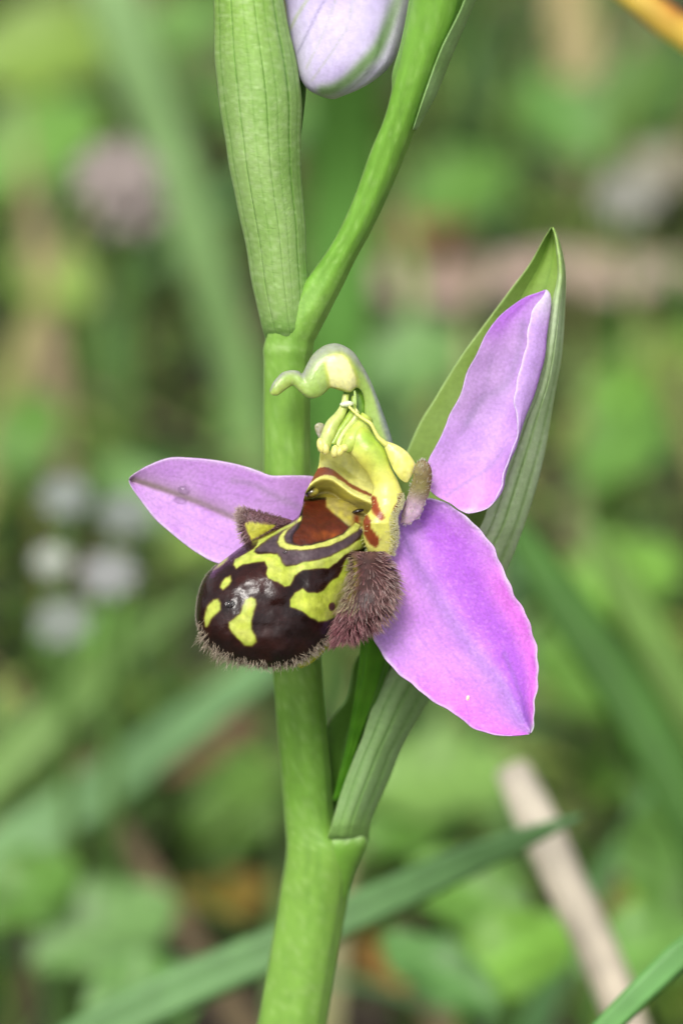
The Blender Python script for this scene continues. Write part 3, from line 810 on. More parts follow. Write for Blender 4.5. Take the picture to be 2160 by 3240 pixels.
# right side lobe, densely haired
lobeL = z1([(985, 520), (1005, 600), (1005, 700), (975, 800), (935, 890), (912, 970), (905, 1050), (930, 1085)])
lobeR = z1([(1180, 520), (1232, 580), (1265, 680), (1272, 780), (1240, 870), (1180, 945), (1105, 990), (990, 1050)])
def lobe_col(x, y, t, w):
    c = mixc((48, 24, 22), (74, 40, 38), vnoise(x, y, 16, 121))
    c = mixc(c, (150, 150, 50), sm(-.55, -.95, w) * sm(.75, .4, t) * .8)
    return mixc(c, (92, 66, 60), sm(.15, 0, t))
lobe, lv = loft("side_lobe", lobeL, lobeR, [10, -30, -70, -90, -95, -85], .72, M_petal, orchid, n=60, m=60, colf=lobe_col)
n_l, m_l = 60, 60
Vg = lv[:n_l * m_l].reshape(n_l, m_l, 3)
N = 3600
ti = rng.beta(1.1, 1.0, N) * (n_l - 1); ai = rng.random(N) * m_l
i0 = ti.astype(int); j0 = ai.astype(int) % m_l
bp = Vg[i0, j0] + rng.normal(0, 1.2, (N, 3))
cen = Vg.mean(1)[i0]; nor = bp - cen; nor /= np.maximum(np.linalg.norm(nor, axis=1)[:, None], 1e-6)
core = np.exp(-(((bp[:, 0] - z1([(1090, 0)])[0][0]) / 34) ** 2)) * (nor[:, 2] < -.3) * np.where(i0 < 30, .8, .5)
keep = (nor[:, 2] < .45) & (rng.random(N) > core)
bp, nor, i0, j0 = bp[keep], nor[keep], i0[keep], j0[keep]; N = len(bp)
src = np.r_[z1([(1085, 600)])[0], -60]
flow = bp - src; flow[:, 2] *= .4; flow /= np.maximum(np.linalg.norm(flow, axis=1)[:, None], 1e-6)
tl = i0 / (n_l - 1)
cl_ = np.stack([vnoise(bp[:, 0], bp[:, 1], 13, q) - .5 for q in (301, 302, 303)], 1)
dirs = cl_ * .9 + nor * .75 + flow * .85 + np.array([0, .30, 0]) + rng.normal(0, .17, (N, 3))
low = sm(.45, .9, tl)
rightness = np.clip((bp[:, 0] - z1([(1110, 0)])[0][0]) / 70, -1, 1)
hl = rng.uniform(16, 44, N) * (1 - .35 * np.exp(-(tl / .15) ** 2))
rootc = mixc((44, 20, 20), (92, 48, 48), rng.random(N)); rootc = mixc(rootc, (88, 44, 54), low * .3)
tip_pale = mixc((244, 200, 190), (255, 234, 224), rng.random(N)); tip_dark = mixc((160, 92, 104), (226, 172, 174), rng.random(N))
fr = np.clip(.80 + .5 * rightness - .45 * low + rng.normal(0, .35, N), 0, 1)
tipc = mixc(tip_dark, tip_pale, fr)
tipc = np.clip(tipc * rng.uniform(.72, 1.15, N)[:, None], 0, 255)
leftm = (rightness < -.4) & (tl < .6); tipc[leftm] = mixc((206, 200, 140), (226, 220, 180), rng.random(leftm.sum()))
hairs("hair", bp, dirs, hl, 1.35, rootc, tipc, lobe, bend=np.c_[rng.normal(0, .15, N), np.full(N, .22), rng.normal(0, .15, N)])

# left side lobe: small horn behind the lip
hornT = z6([(1240, 560), (1180, 538), (1060, 512), (1000, 498), (930, 480), (880, 482), (858, 495)])
hornB = z6([(1130, 640), (1040, 690), (960, 735), (910, 735), (880, 690), (862, 610), (852, 520)])
YEL = z6([(882, 575), (915, 562), (1100, 585), (1085, 605), (1030, 640), (930, 695), (905, 640)])
def horn_col(x, y, t, w):
    c = mixc((86, 54, 62), (112, 78, 84), vnoise(x, y, 8, 131))
    return mixc(c, mixc((160, 160, 40), (190, 188, 66), vnoise(x, y, 14, 132)), sm(4, -4, poly_sd(np.stack([x, y], 1), YEL)))
horn, hv = loft("side_lobe", hornT, hornB, [90, 60, 40], .45, M_petal, orchid, n=50, m=40, colf=horn_col)
sel = np.where(horn_col(hv[:, 0], hv[:, 1], 0, 0)[:, 0] < 125)[0]
sel = sel[hv[sel, 2] < 70]
k3 = rng.choice(sel, 1000); hb = hv[k3] + rng.normal(0, 1.5, (1000, 3))
cen = z6([(1000, 600)])[0]
dd_ = np.c_[(hb[:, :2] - cen) / 60 * np.array([.8, 1.0]) + rng.normal(0, .35, (1000, 2)), rng.normal(-.5, .3, 1000)]
ltip = sm(z6([(950, 0)])[0][0], z6([(860, 0)])[0][0], hb[:, 0])
hairs("hair", hb, dd_, rng.uniform(6, 12, 1000) * (1 + 1.9 * ltip), 1.2, mixc((96, 62, 66), (130, 100, 96), rng.random(1000)), mixc(mixc((134, 100, 104), (170, 140, 140), rng.random(1000)), (236, 214, 206), ltip), horn)

# ---- throat ---------------------------------------------------------------
yt = np.linspace(1010, 1600, 150)
Lt = by_y(np.array([(505, 1000), (500, 1060), (490, 1140), (455, 1210), (415, 1290), (380, 1360), (362, 1440), (362, 1500), (400, 1560), (480, 1610)], float), yt)[:, 0]
Rt = by_y(np.array([(800, 1000), (860, 1080), (920, 1160), (960, 1240), (970, 1320), (950, 1400), (945, 1470), (905, 1540), (860, 1590), (800, 1610)], float), yt)[:, 0]
wt = np.linspace(0, 1, 110)
XX = Lt[:, None] * (1 - wt) + Rt[:, None] * wt; YY = np.repeat(yt[:, None], 110, 1)
_rq = cr([(340, 1290), (400, 1252), (460, 1205), (530, 1178), (600, 1188), (680, 1240), (760, 1300), (850, 1345), (980, 1400)], 200)
def ridge(x): return np.interp(x, _rq[:, 0], _rq[:, 1])
ridge_y = ridge(XX)
bend = 42 * (2 * wt - 1) ** 2 * -1
below_r = YY - ridge_y
cav = 60 * sm(0, -110, below_r) * (1 - (2 * wt[None, :] - 1) ** 2 * .6)
shelf = -52 * np.exp(-((below_r - 62) / 52) ** 2) + 34 * np.exp(-((below_r - 175) / 60) ** 2)
DD = 70 + (YY - 1300) * (-.10) / 2.61 + 30 - 55 * (2 * wt[None, :] - 1) ** 2 * .5 + cav + shelf
def th_col(x, y):
    b = y - ridge(x)
    c = mixc((204, 202, 110), (216, 214, 134), vnoise(x, y, 60, 141))
    c = mixc(c, (222, 218, 130), sm(-150, -20, b) * sm(-10, -40, b) * .4)
    thk = np.interp(x, [400, 520, 700, 930], [44, 34, 17, 12])
    jag = 8 * (vnoise(x, y, 12, 142) - .5)
    c = mixc(c, (122, 56, 34), sm(thk + 6, thk - 5, np.abs(b + jag)) * .92)
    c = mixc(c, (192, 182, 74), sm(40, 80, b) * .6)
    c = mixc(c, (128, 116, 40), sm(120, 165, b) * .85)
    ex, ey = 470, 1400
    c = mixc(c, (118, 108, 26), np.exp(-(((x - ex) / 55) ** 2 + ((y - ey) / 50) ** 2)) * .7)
    # pale, sticky patch above the speculum
    q = np.array([(520, 1480), (600, 1425), (700, 1410), (800, 1420), (880, 1440), (800, 1500), (720, 1560), (640, 1540)], float)
    c = mixc(c, (150, 140, 96), sm(20, -25, poly_sd(np.stack([x, y], 1), q)) * .7)
    c = mixc(c, (186, 178, 70), np.exp(-(((x - 400) / 30) ** 2 + ((y - 1455) / 30) ** 2)))
    c = mixc(c, (70, 44, 24), np.exp(-(((x - 368) / 9) ** 2)) * sm(1380, 1420, y) * .8)
    return c
tv = np.stack([820 + XX.ravel() / 2.6133, 1040 + YY.ravel() / 2.6133, DD.ravel()], 1)
kT = len(tv); tb = tv + np.array([0, 0, 28])
fa = grid_faces(150, 110)
tf = fa + [(d + kT, c + kT, b + kT, a + kT) for a, b, c, d in fa]
rim = [i * 110 for i in range(150)] + [149 * 110 + j for j in range(1, 110)] + [i * 110 + 109 for i in range(148, -1, -1)] + [j for j in range(108, 0, -1)]
for q in range(len(rim)):
    a, b = rim[q], rim[(q + 1) % len(rim)]; tf.append((a, b, b + kT, a + kT))
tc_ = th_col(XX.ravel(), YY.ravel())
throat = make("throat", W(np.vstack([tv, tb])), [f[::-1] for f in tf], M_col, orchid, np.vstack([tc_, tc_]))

def blob(name, c, rx, ry, rd, mat, parent, colf, rot=0, n=20, m=28, flat=1.0):
    ph = np.linspace(0, np.pi, n); a = np.linspace(0, 2 * np.pi, m, endpoint=False)
    x = np.cos(a)[None] * np.sin(ph)[:, None] * rx; y = np.sin(a)[None] * np.sin(ph)[:, None] * ry; d = -np.cos(ph)[:, None] * rd + 0 * a[None]
    cr_, sr_ = math.cos(rot), math.sin(rot)
    v = np.stack([c[0] + x * cr_ - y * sr_, c[1] + x * sr_ + y * cr_, c[2] + np.where(d > 0, d * flat, d)], 2).reshape(-1, 3)
    return make(name, W(v), grid_faces(n, m, True), mat, parent, colf(v[:, 0], v[:, 1]) if colf else None)
M_eye = mat_vc("glossy_knob", rough=0.12, coat=0.8, var=0.05)
# the two glossy "eyes"
p = z2([(430, 1352)])[0]; blob("eye_knob", (p[0] + 2, p[1], 56), 23, 16, 22, M_eye, throat, lambda x, y: mixc((26, 18, 14), (150, 140, 50), sm(p[0] - 10, p[0] + 14, x + .7 * (y - p[1]))), rot=-.3)
p = z2([(815, 1508)])[0]; blob("eye_knob", (p[0], p[1], 62), 20, 7, 16, M_eye, throat, lambda x, y: np.tile((28, 22, 22), (len(x), 1)), rot=-.25)

# ---- column ---------------------------------------------------------------
# back of the column hood arching over and ending in the curled beak
ho = z2([(1125, 1010), (1085, 870), (1040, 740), (985, 590), (920, 430), (850, 300), (770, 185), (650, 123), (540, 138), (450, 205), (395, 290), (362, 360), (345, 368), (325, 350), (270, 342), (200, 357), (150, 400), (112, 450), (88, 510), (96, 540)])
hi = z2([(960, 1010), (890, 880), (868, 720), (868, 600), (845, 520), (805, 490), (750, 527), (680, 515), (590, 490), (555, 520), (505, 558), (445, 577), (390, 566), (335, 522), (283, 472), (240, 490), (192, 525), (152, 552), (118, 552), (104, 546)])
ANTH = z2([(548, 270), (590, 222), (680, 208), (735, 250), (775, 330), (806, 410), (806, 480), (750, 525), (690, 500), (640, 492), (580, 490), (572, 400), (552, 330)])
def hood_col(x, y, t, w):
    c = mixc((148, 178, 88), (164, 190, 104), vnoise(x, y, 30, 151))
    outer = sm(.15, -.75, w)         # w = +1 on the inner outline
    c = mixc(c, (150, 156, 140), sm(-.2, -.85, w) * .95)
    c = mixc(c, (112, 124, 118), sm(-.2, -.9, w) * sm(.32, .12, t) * .9)
    c = mixc(c, (176, 190, 96), sm(.6, .9, t) * sm(-.4, .4, w) * .6)
    c = mixc(c, (196, 196, 96), sm(.94, 1, t))
    p = np.stack([x, y], 1)
    c = mixc(c, (192, 200, 84), sm(14, -2, poly_sd(p, ANTH)) * .8)
    c = mixc(c, (236, 234, 164), sm(3, -7, poly_sd(p, ANTH)))
    c = mixc(c, (176, 188, 140), np.clip(vnoise(x, y, 5, 153) - .65, 0, 1) * 1.2)
    return c
column, _ = loft("column", ho, hi, [90, 70, 40, 20, 10, -5, -10, -20, -30, -35], [.5, .5, .55, .6, .62, .62, .65, .7, .75, .8], M_col, orchid, n=150, m=48, colf=hood_col, arcp=False)
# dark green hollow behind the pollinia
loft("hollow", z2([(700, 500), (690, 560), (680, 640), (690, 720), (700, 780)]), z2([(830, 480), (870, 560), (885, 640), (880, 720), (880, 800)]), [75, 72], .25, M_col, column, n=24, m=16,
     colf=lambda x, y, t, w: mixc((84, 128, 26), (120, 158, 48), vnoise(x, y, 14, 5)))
# folds of the anther cells
fc = lambda a, b: (lambda x, y, t, w: mixc(a, b, np.clip(.5 + .5 * w + 0 * x, 0, 1)))
def fold(pl, pr, d, c1, c2, th=.8):
    return loft("anther_fold", z2(pl), z2(pr), d, th, M_col, column, n=40, m=20, colf=fc(c1, c2))
fold([(688, 540), (672, 620), (630, 690), (560, 760), (522, 840), (496, 910), (480, 960), (486, 1010)], [(742, 540), (735, 640), (705, 730), (660, 810), (630, 890), (605, 940), (580, 1000), (540, 1032)], [40, 25, 10, 5], (196, 206, 130), (176, 194, 92))
fold([(760, 560), (750, 660), (700, 740), (650, 820), (610, 890), (580, 950)], [(800, 540), (800, 680), (760, 760), (710, 830), (665, 900), (630, 960)], [45, 35, 15, 8], (150, 178, 66), (168, 190, 84), .6)
fold([(795, 650), (770, 730), (715, 800), (665, 880), (640, 930), (636, 960)], [(830, 690), (812, 760), (760, 820), (706, 890), (680, 950), (670, 985)], [35, 25, 8, 0], (206, 212, 140), (190, 204, 110))
fold([(850, 690), (780, 780), (715, 850), (680, 920), (660, 980)], [(930, 740), (920, 860), (860, 950), (790, 1010), (730, 1030)], [45, 30, 15, 10], (186, 200, 96), (170, 190, 80))
fold([(776, 510), (782, 560), (786, 620)], [(796, 510), (804, 560), (806, 640)], [30, 28], (176, 200, 120), (160, 190, 90))
# pouches at the mouth of the anther cells
yel = lambda x, y: mixc((214, 208, 110), (228, 224, 140), vnoise(x, y, 10, 7))
for cx, cy, rx, ry, ro in ((512, 965, 14, 25, -.2), (548, 985, 12, 22, -.1), (625, 1015, 13, 21, .1), (668, 1010, 14, 19, .35), (705, 985, 13, 15, .6)):
    q = z2([(cx, cy)])[0]; blob("pouch", (q[0], q[1], 2), rx, ry, 15, M_col, column, yel, rot=ro)
# pale sticky disc and the thread of the fallen pollinium
q = z2([(722, 622)])[0]; blob("sticky_disc", (q[0], q[1], 14), 22, 10, 12, M_col, column, lambda x, y: mixc((206, 216, 170), (228, 234, 206), vnoise(x, y, 8, 3)), rot=-.1)
def th3(pts): return [tuple(z2([p[:2]])[0]) + (p[2],) for p in pts]
tube("caudicle", th3([(742, 645, 8), (800, 700, 2), (860, 745, -2), (920, 785, -6), (950, 840, -8), (985, 900, -6), (1050, 960, 0)]), [4.5, 4.5, 5, 6, 6, 7, 10], M_col, column, m=10, colf=lambda x, y, t, w: np.tile((214, 214, 116), (len(x), 1)))
loft("pollinium", z2([(1010, 915), (1040, 1000), (1065, 1070), (1110, 1170), (1160, 1240), (1205, 1272)]), z2([(1035, 925), (1130, 958), (1212, 1010), (1262, 1070), (1292, 1135), (1262, 1215), (1225, 1272)]), [0, 5, 10], .6, M_col, column, n=50, m=28,
     colf=lambda x, y, t, w: mixc((220, 216, 108), (236, 232, 148), vnoise(x, y, 9, 8)))
# column body and the right-hand pillar with its brown bars
bodyL = [(690, 905), (715, 960), (752, 1030), (822, 1118), (895, 1200), (940, 1300), (925, 1400), (926, 1480), (868, 1565), (856, 1650), (866, 1750), (905, 1860)]
bodyR = [(830, 790), (885, 800), (960, 900), (1040, 1000), (1090, 1150), (1150, 1270), (1190, 1390), (1172, 1470), (1125, 1550), (1130, 1650), (1132, 1745), (1090, 1875)]
BR1 = z2([(932, 1390), (955, 1400), (975, 1470), (1022, 1560), (1000, 1572), (950, 1520), (925, 1460)])
BR2 = z2([(882, 1545), (905, 1580), (915, 1660), (980, 1740), (965, 1800), (920, 1770), (880, 1700), (868, 1620)])
BR3 = z2([(1170, 1370), (1195, 1390), (1190, 1450), (1130, 1525), (1120, 1510), (1150, 1440)])
def body_col(x, y, t, w):
    c = mixc((206, 206, 92), (222, 220, 122), vnoise(x, y, 40, 161))
    gq = z2([(900, 910)])[0]
    c = mixc(c, (152, 186, 62), np.exp(-(((x - gq[0]) / 60) ** 2 + ((y - gq[1]) / 42) ** 2)) * .95)
    g2 = z2([(1010, 1030)])[0]
    c = mixc(c, (164, 192, 70), np.exp(-(((x - g2[0]) / 34) ** 2 + ((y - g2[1]) / 50) ** 2)) * .8)
    p = np.stack([x, y], 1) + (vnoise(x, y, 8, 162) - .5)[:, None] * 6
    for b, cc in ((BR1, (140, 56, 30)), (BR2, (128, 54, 28)), (BR3, (100, 34, 34))): c = mixc(c, cc, sm(9, 1, poly_sd(p, b)) * .95)
    return c
body, bv = loft("column_base", z2(bodyL), z2(bodyR), [35, 25, 20, 25, 30, 30, 12, 0, 22, 50], [.7, .8, .8, .7, .65, .6], M_col, orchid, n=120, m=40, colf=body_col, arcp=False)
bg_ = bv[:120 * 40].reshape(120, 40, 3)
N = 1150
i0 = rng.integers(62, 119, N); j0 = rng.integers(0, 40, N)
j0 = np.where(rng.random(N) < .93, rng.integers(0, 7, N), j0)      # mostly on the right edge
hb = bg_[i0, j0]; ce = bg_.mean(1)[i0]; no_ = hb - ce; no_ /= np.linalg.norm(no_, axis=1)[:, None]
hairs("hair", hb, no_ + np.array([.1, .35, -.25]) + rng.normal(0, .25, (N, 3)), rng.uniform(5, 13, N) * np.interp(i0, [62, 90, 119], [.6, 1.2, 1.5]), 1.1, (214, 208, 120), (240, 238, 214), body)

# ---- water drops and a pollen speck (rest on the flower, not parts of it)
def depth_on(V, p):
    q = V.reshape(-1, 3); return float(q[np.argmin((q[:, 0] - p[0]) ** 2 + (q[:, 1] - p[1]) ** 2), 2])
def drop(c, rx, ry, rd, label, rot=0):
    o = blob("water_drop", c, rx, ry, rd, M_water, None, None, rot=rot)
    tag(o, label, "water drop")
p = z1([(255, 850)])[0]; drop((p[0], p[1], lip_front(*p) - 2), 19, 15, 9, "round water drop on the dark lip between two yellow spots", .2)
p = z1([(598, 527)])[0]; drop((p[0], p[1], lip_front(*p) - 2), 12, 8, 6, "tiny water drop on the grey band of the lip under the rusty patch", -.3)
for pt, rx, ry, lab in (((450, 335), 20, 13, "clear water drop above the olive midrib of the left-hand violet sepal"), ((422, 410), 21, 11, "clear water drop below the olive midrib of the left-hand violet sepal")):
    p = z6([pt])[0]; drop((p[0], p[1], depth_on(V_left, p) - 5), rx, ry, 11, lab, .1)
p = z7([(860, 1852)])[0]
o = blob("pollen_grain", (p[0], p[1], depth_on(V_right, p) - 7), 6, 9, 5, M_hair, None, lambda x, y: np.tile((244, 226, 200), (len(x), 1)), rot=.2)
tag(o, "cream pollen speck on the broad violet sepal pointing down", "pollen")

# ================================================================== the meadow behind
def chord(p, n):
    """smooth curve through world points, spaced by chord length"""
    s = np.r_[0, np.cumsum(np.linalg.norm(np.diff(p, axis=0), axis=1))]; m = len(p)
    dlt = np.diff(p, axis=0) / np.diff(s)[:, None]
    tg = np.zeros_like(p); tg[0] = dlt[0]; tg[-1] = dlt[-1]
    h = np.diff(s)
    for i in range(1, m - 1): tg[i] = (dlt[i - 1] * h[i] + dlt[i] * h[i - 1]) / (h[i] + h[i - 1])
    u = np.linspace(0, s[-1], n); i = np.clip(np.searchsorted(s, u, side='right') - 1, 0, m - 2)
    f = ((u - s[i]) / h[i])[:, None]; H = h[i][:, None]
    q = (2 * f ** 3 - 3 * f ** 2 + 1) * p[i] + (f ** 3 - 2 * f ** 2 + f) * H * tg[i] + (-2 * f ** 3 + 3 * f ** 2) * p[i + 1] + (f ** 3 - f ** 2) * H * tg[i + 1]
    return q, s / s[-1]

def ribbon(name, pts, widths, color, mat, label=None, cat=None, group=None, parent=None, fold_=.25, thick=.0004, n=40, color2=None, face=None, round_=False, base=None):
    """grass blade or stalk through world points, with V fold and thickness"""
    pts, kw = chord(np.asarray(pts, float), n)
    w = np.interp(np.linspace(0, 1, n), kw, widths) / 2
    T = np.gradient(pts, axis=0); T /= np.linalg.norm(T, axis=1)[:, None]
    view = np.asarray(face if face is not None else -FWD, float)
    S = np.cross(T, view); S /= np.linalg.norm(S, axis=1)[:, None]
    Nn = np.cross(S, T)
    if round_:
        sec = [(math.cos(a), math.sin(a)) for a in np.linspace(0, 2 * np.pi, 14, endpoint=False)]
        v = np.stack([pts + S * (w * a)[:, None] + Nn * (w * b)[:, None] for a, b in sec], 1)
    else:
        sec = [(-1, 0, 1), (-.5, -.5, 1), (0, -1, 1), (.5, -.5, 1), (1, 0, 1), (.5, -.5, -1), (0, -1, -1), (-.5, -.5, -1)]
        v = np.stack([pts + S * (w * a)[:, None] + Nn * ((w * fold_ * b) + (thick / 2 * s if abs(a) < 1 else 0))[:, None] for a, b, s in sec], 1)
    m = v.shape[1]
    t = np.repeat(np.linspace(0, 1, n), m)
    c = mixc(color, color2 if color2 is not None else color, t)
    c = c * (1 + .06 * np.tile(np.cos(np.arange(m) * 2.2), n))[:, None]
    f = grid_faces(n, m, True) + [tuple(range(m))[::-1], tuple(range((n - 1) * m, n * m))]
    o = make(name, v.reshape(-1, 3), f, mat, parent, np.clip(c, 0, 255), origin=(pts[0] if parent is None else None))
    if label: tag(o, label, cat, group)
    return o

S_ = 2160 / 1568.0
def bgp(x, y, back): return at_back(x * S_, y * S_, back)
def to_ground(p, dx=0, dy=0):
    x, y = p[0] + dx, p[1] + dy
    return np.array([x, y, gz(x, y) - .002])

# pale blade slanting from the top left down behind the stem
g0 = on_height(610 * S_, 1180 * S_, 0.001)
b0 = g0[1]
def on_plane(x, y, ypl):
    v = ray(x * S_, y * S_); return CAM + v * ((ypl - CAM[1]) / v[1])
ribbon("grass_blade", [to_ground(g0), on_plane(560, 900, b0), on_plane(470, 600, b0 - .004), on_plane(370, 300, b0 - .008), on_plane(270, 20, b0 - .012), on_plane(170, -260, b0 - .012), on_plane(60, -480, b0 - .006)],
       [.0046, .0048, .0052, .0056, .0060, .0046, .0006], (166, 208, 130), M_leaf, "broad pale green grass blade slanting up behind the orchid's upper bract", "grass", color2=(184, 220, 158))
# soft blade right behind the fork of the stem
g0 = on_height(760 * S_, 1250 * S_, 0.001)
ribbon("grass_blade", [to_ground(g0), on_plane(770, 800, g0[1]), on_plane(790, 450, g0[1]), on_plane(800, 120, g0[1] - .01), on_plane(815, -200, g0[1] - .02), on_plane(840, -420, g0[1] - .03)], [.006, .0075, .008, .0075, .005, .0006], (104, 158, 70), M_leaf,
       "wide upright green grass blade seen between the bract and the fork of the stem", "grass", color2=(120, 172, 84))
# blue-green blade on the left, rising behind the lip
ribbon("grass_blade", [to_ground(bgp(-330, 2330, 0.145)), bgp(-180, 2130, 0.148), bgp(20, 1960, 0.150), bgp(210, 1830, 0.152), bgp(400, 1690, 0.156), bgp(560, 1570, 0.160), bgp(690, 1470, 0.164), bgp(800, 1390, 0.166)],
       [.0044, .0046, .0047, .0044, .0038, .0030, .002, .0004], (132, 172, 110), M_leaf, "blue-green grass blade rising from the left to behind the bee-like lip", "grass", color2=(130, 174, 116))
ribbon("grass_blade", [to_ground(bgp(-280, 2080, 0.150)), bgp(-120, 1880, 0.152), bgp(30, 1740, 0.154), bgp(180, 1600, 0.156), bgp(320, 1470, 0.160), bgp(470, 1350, 0.162)],
       [.0042, .0043, .0042, .0038, .003, .0004], (122, 158, 82), M_leaf, "yellowish green grass blade running above the blue-green one at left", "grass")
# blade crossing low behind the stem to the straw
ribbon("grass_blade", [to_ground(bgp(-60, 2560, .06)), bgp(200, 2385, .060), bgp(420, 2270, .060), bgp(620, 2185, .060), bgp(840, 2085, .060), bgp(1060, 1985, .056), bgp(1220, 1918, .050), bgp(1330, 1875, .048)],
       [.0030, .0031, .0030, .0028, .0025, .0021, .0013, .0003], (100, 142, 80), M_leaf, "long dark green grass blade crossing low behind the stem and over the straw", "grass", color2=(122, 166, 106))
# short bright blade in the lower right corner
ribbon("grass_blade", [to_ground(bgp(1280, 2520, .016)), bgp(1380, 2370, .016), bgp(1470, 2280, .017), bgp(1570, 2185, .017), bgp(1700, 2090, .02), bgp(1800, 2040, .024)], [.0011, .0013, .0015, .0016, .0013, .0003], (116, 172, 96), M_leaf,
       "narrow bright green grass blade crossing in front of the straw's foot", "grass")
# green blades at right slanting down from the bract
ribbon("grass_blade", [to_ground(bgp(1700, 2150, .10)), bgp(1560, 1820, .10), bgp(1440, 1600, .10), bgp(1320, 1420, .10), bgp(1210, 1260, .10), bgp(1120, 1120, .10)], [.0036, .0038, .0038, .0034, .0026, .0004], (80, 122, 52), M_leaf,
       "green grass blade slanting down from behind the tall right bract", "grass", color2=(76, 122, 46))
ribbon("grass_blade", [to_ground(bgp(1760, 1960, .13)), bgp(1650, 1740, .13), bgp(1540, 1540, .13), bgp(1420, 1330, .13), bgp(1340, 1180, .13)], [.003, .0034, .0034, .003, .0005], (112, 150, 66), M_leaf,
       "thin olive grass blade at the right edge beyond the downward violet sepal", "grass")
# straws
ribbon("dry_straw", [to_ground(bgp(1540, 2620, .058)), bgp(1450, 2380, .060), bgp(1370, 2180, .062), bgp(1280, 1990, .064), bgp(1215, 1850, .066), bgp(1175, 1765, .067)], [.0025, .0025, .0026, .0027, .0027, .0022], (190, 164, 128), M_straw,
       "cut pale straw stalk leaning up from the lower right corner", "straw", round_=True, color2=(214, 204, 184))
g1 = on_height(1385 * S_, 520 * S_, 0.001)
ribbon("dry_straw", [to_ground(g1), on_plane(1355, 330, g1[1]), on_plane(1330, 150, g1[1]), on_plane(1312, 0, g1[1]), on_plane(1295, -200, g1[1] - .004)], [.0062, .0062, .0062, .0060, .0050], (186, 174, 142), M_straw,
       "tan straw stalk standing upright beyond the tall bract's tip", "straw", round_=True, color2=(222, 200, 142))
ribbon("yellow_stalk", [to_ground(bgp(2050, 620, .06)), bgp(1760, 210, .046), bgp(1640, 125, .044), bgp(1540, 55, .042), bgp(1440, -20, .042), bgp(1320, -120, .044)], [.0018, .0018, .0019, .0020, .0018, .0008], (196, 164, 58), M_straw,
       "yellow dying grass stalk with an orange stain in the upper right corner", "stalk", round_=True, color2=(222, 196, 84))
o = bpy.data.objects["yellow_stalk"]
ca = o.data.color_attributes["Col"]; vb = np.array([v.co[:] for v in o.data.vertices]) + np.array(o["_base"])
q = bgp(1548, 22, .042); dq = np.linalg.norm(vb - q, axis=1)
cc = np.ones((len(vb), 4)); arr = np.zeros(len(vb) * 4); ca.data.foreach_get("color", arr); cc = arr.reshape(-1, 4)
cc[:, :3] = mixc(cc[:, :3], lin((176, 84, 24)), np.exp(-(dq / .0014) ** 2)); ca.data.foreach_set("color", cc.ravel())

# dead pale leaves lying on the ground
def flat_leaf(name, center, ln, wd, ang, color, color2, label, cat, mat, tilt=(0, 0), curl=.25, group=None):
    t = np.linspace(0, 1, 26); w = np.linspace(-1, 1, 11)
    wid = wd * np.sin(np.clip(t * .96 + .02, 0, 1) * np.pi) ** .7
    X = (t[:, None] - .5) * ln + 0 * w; Y = wid[:, None] * w
    Zz = curl * np.abs(w)[None] ** 1.6 * wid[:, None] + .10 * ln * (t[:, None] - .5) ** 2 + .0006 * np.sin(9 * t)[:, None]
    Zz = Zz + X * tilt[0] + Y * tilt[1]
    x2 = X * math.cos(ang) - Y * math.sin(ang); y2 = X * math.sin(ang) + Y * math.cos(ang)
    top = np.stack([x2, y2, Zz], 2).reshape(-1, 3) + center
    k = len(top); v = np.vstack([top, top - (0, 0, .0005)])
    fa = grid_faces(26, 11)
    f = fa + [(d + k, c + k, b + k, a + k) for a, b, c, d in fa]
    ww = np.tile(np.tile(w, 26), 2); nn = np.tile(vnoise(X.ravel() + 1, Y.ravel() + 1, ln * .12, int(abs(center[0]) * 1e5)), 2)
    c = mixc(color, color2, np.clip(nn, 0, 1)); c = mixc(c, np.asarray(color) * 1.12, np.exp(-(ww / .08) ** 2) * .6)
    o = make(name, v, f, mat, None, np.clip(c, 0, 255), origin=np.asarray(center, float))
    tag(o, label, cat, group); return o
def gp(x, y, h=.003):
    p = on_height(x * S_, y * S_, h); return np.array([p[0], p[1], gz(p[0], p[1]) + h])
flat_leaf("dead_leaf", gp(1010, 660, .018), .030, .0075, .16, (188, 166, 154), (160, 132, 116), "large pale pinkish dead leaf lying behind the tall right bract", "dead leaf", M_litter)
flat_leaf("dead_leaf", gp(1390, 630, .018), .026, .0070, -.22, (180, 162, 148), (150, 130, 114), "pale grey-pink dead leaf lying beyond the tip of the tall bract", "dead leaf", M_litter)
flat_leaf("dead_leaf", gp(930, 560, .019), .018, .006, .5, (164, 116, 84), (136, 92, 66), "rusty brown dead leaf above the large pinkish one", "dead leaf", M_litter)
flat_leaf("dead_leaf", gp(1545, 400, .020), .016, .008, .9, (160, 156, 138), (136, 134, 116), "greyish pale dead leaf near the upright tan straw", "dead leaf", M_litter)
flat_leaf("dead_leaf", gp(370, 1760, .016), .024, .004, .75, (160, 116, 92), (134, 96, 78), "narrow reddish brown dead leaf below the blue-green blade", "dead leaf", M_litter)
flat_leaf("dead_leaf", gp(870, 2240, .014), .010, .0022, 1.9, (142, 104, 46), (118, 96, 44), "orange-brown withered leaf right of the stem's foot", "dead leaf", M_litter)
flat_leaf("dead_leaf", gp(500, 2090, .014), .011, .0035, .6, (160, 146, 60), (170, 128, 60), "yellowing leaf with orange blotch left of the stem", "dead leaf", M_litter)
flat_leaf("dead_leaf", gp(1440, 2060, .004), .02, .008, .2, (100, 66, 44), (76, 52, 38), "dark brown dead leaf on the soil right of the straw", "dead leaf", M_litter)

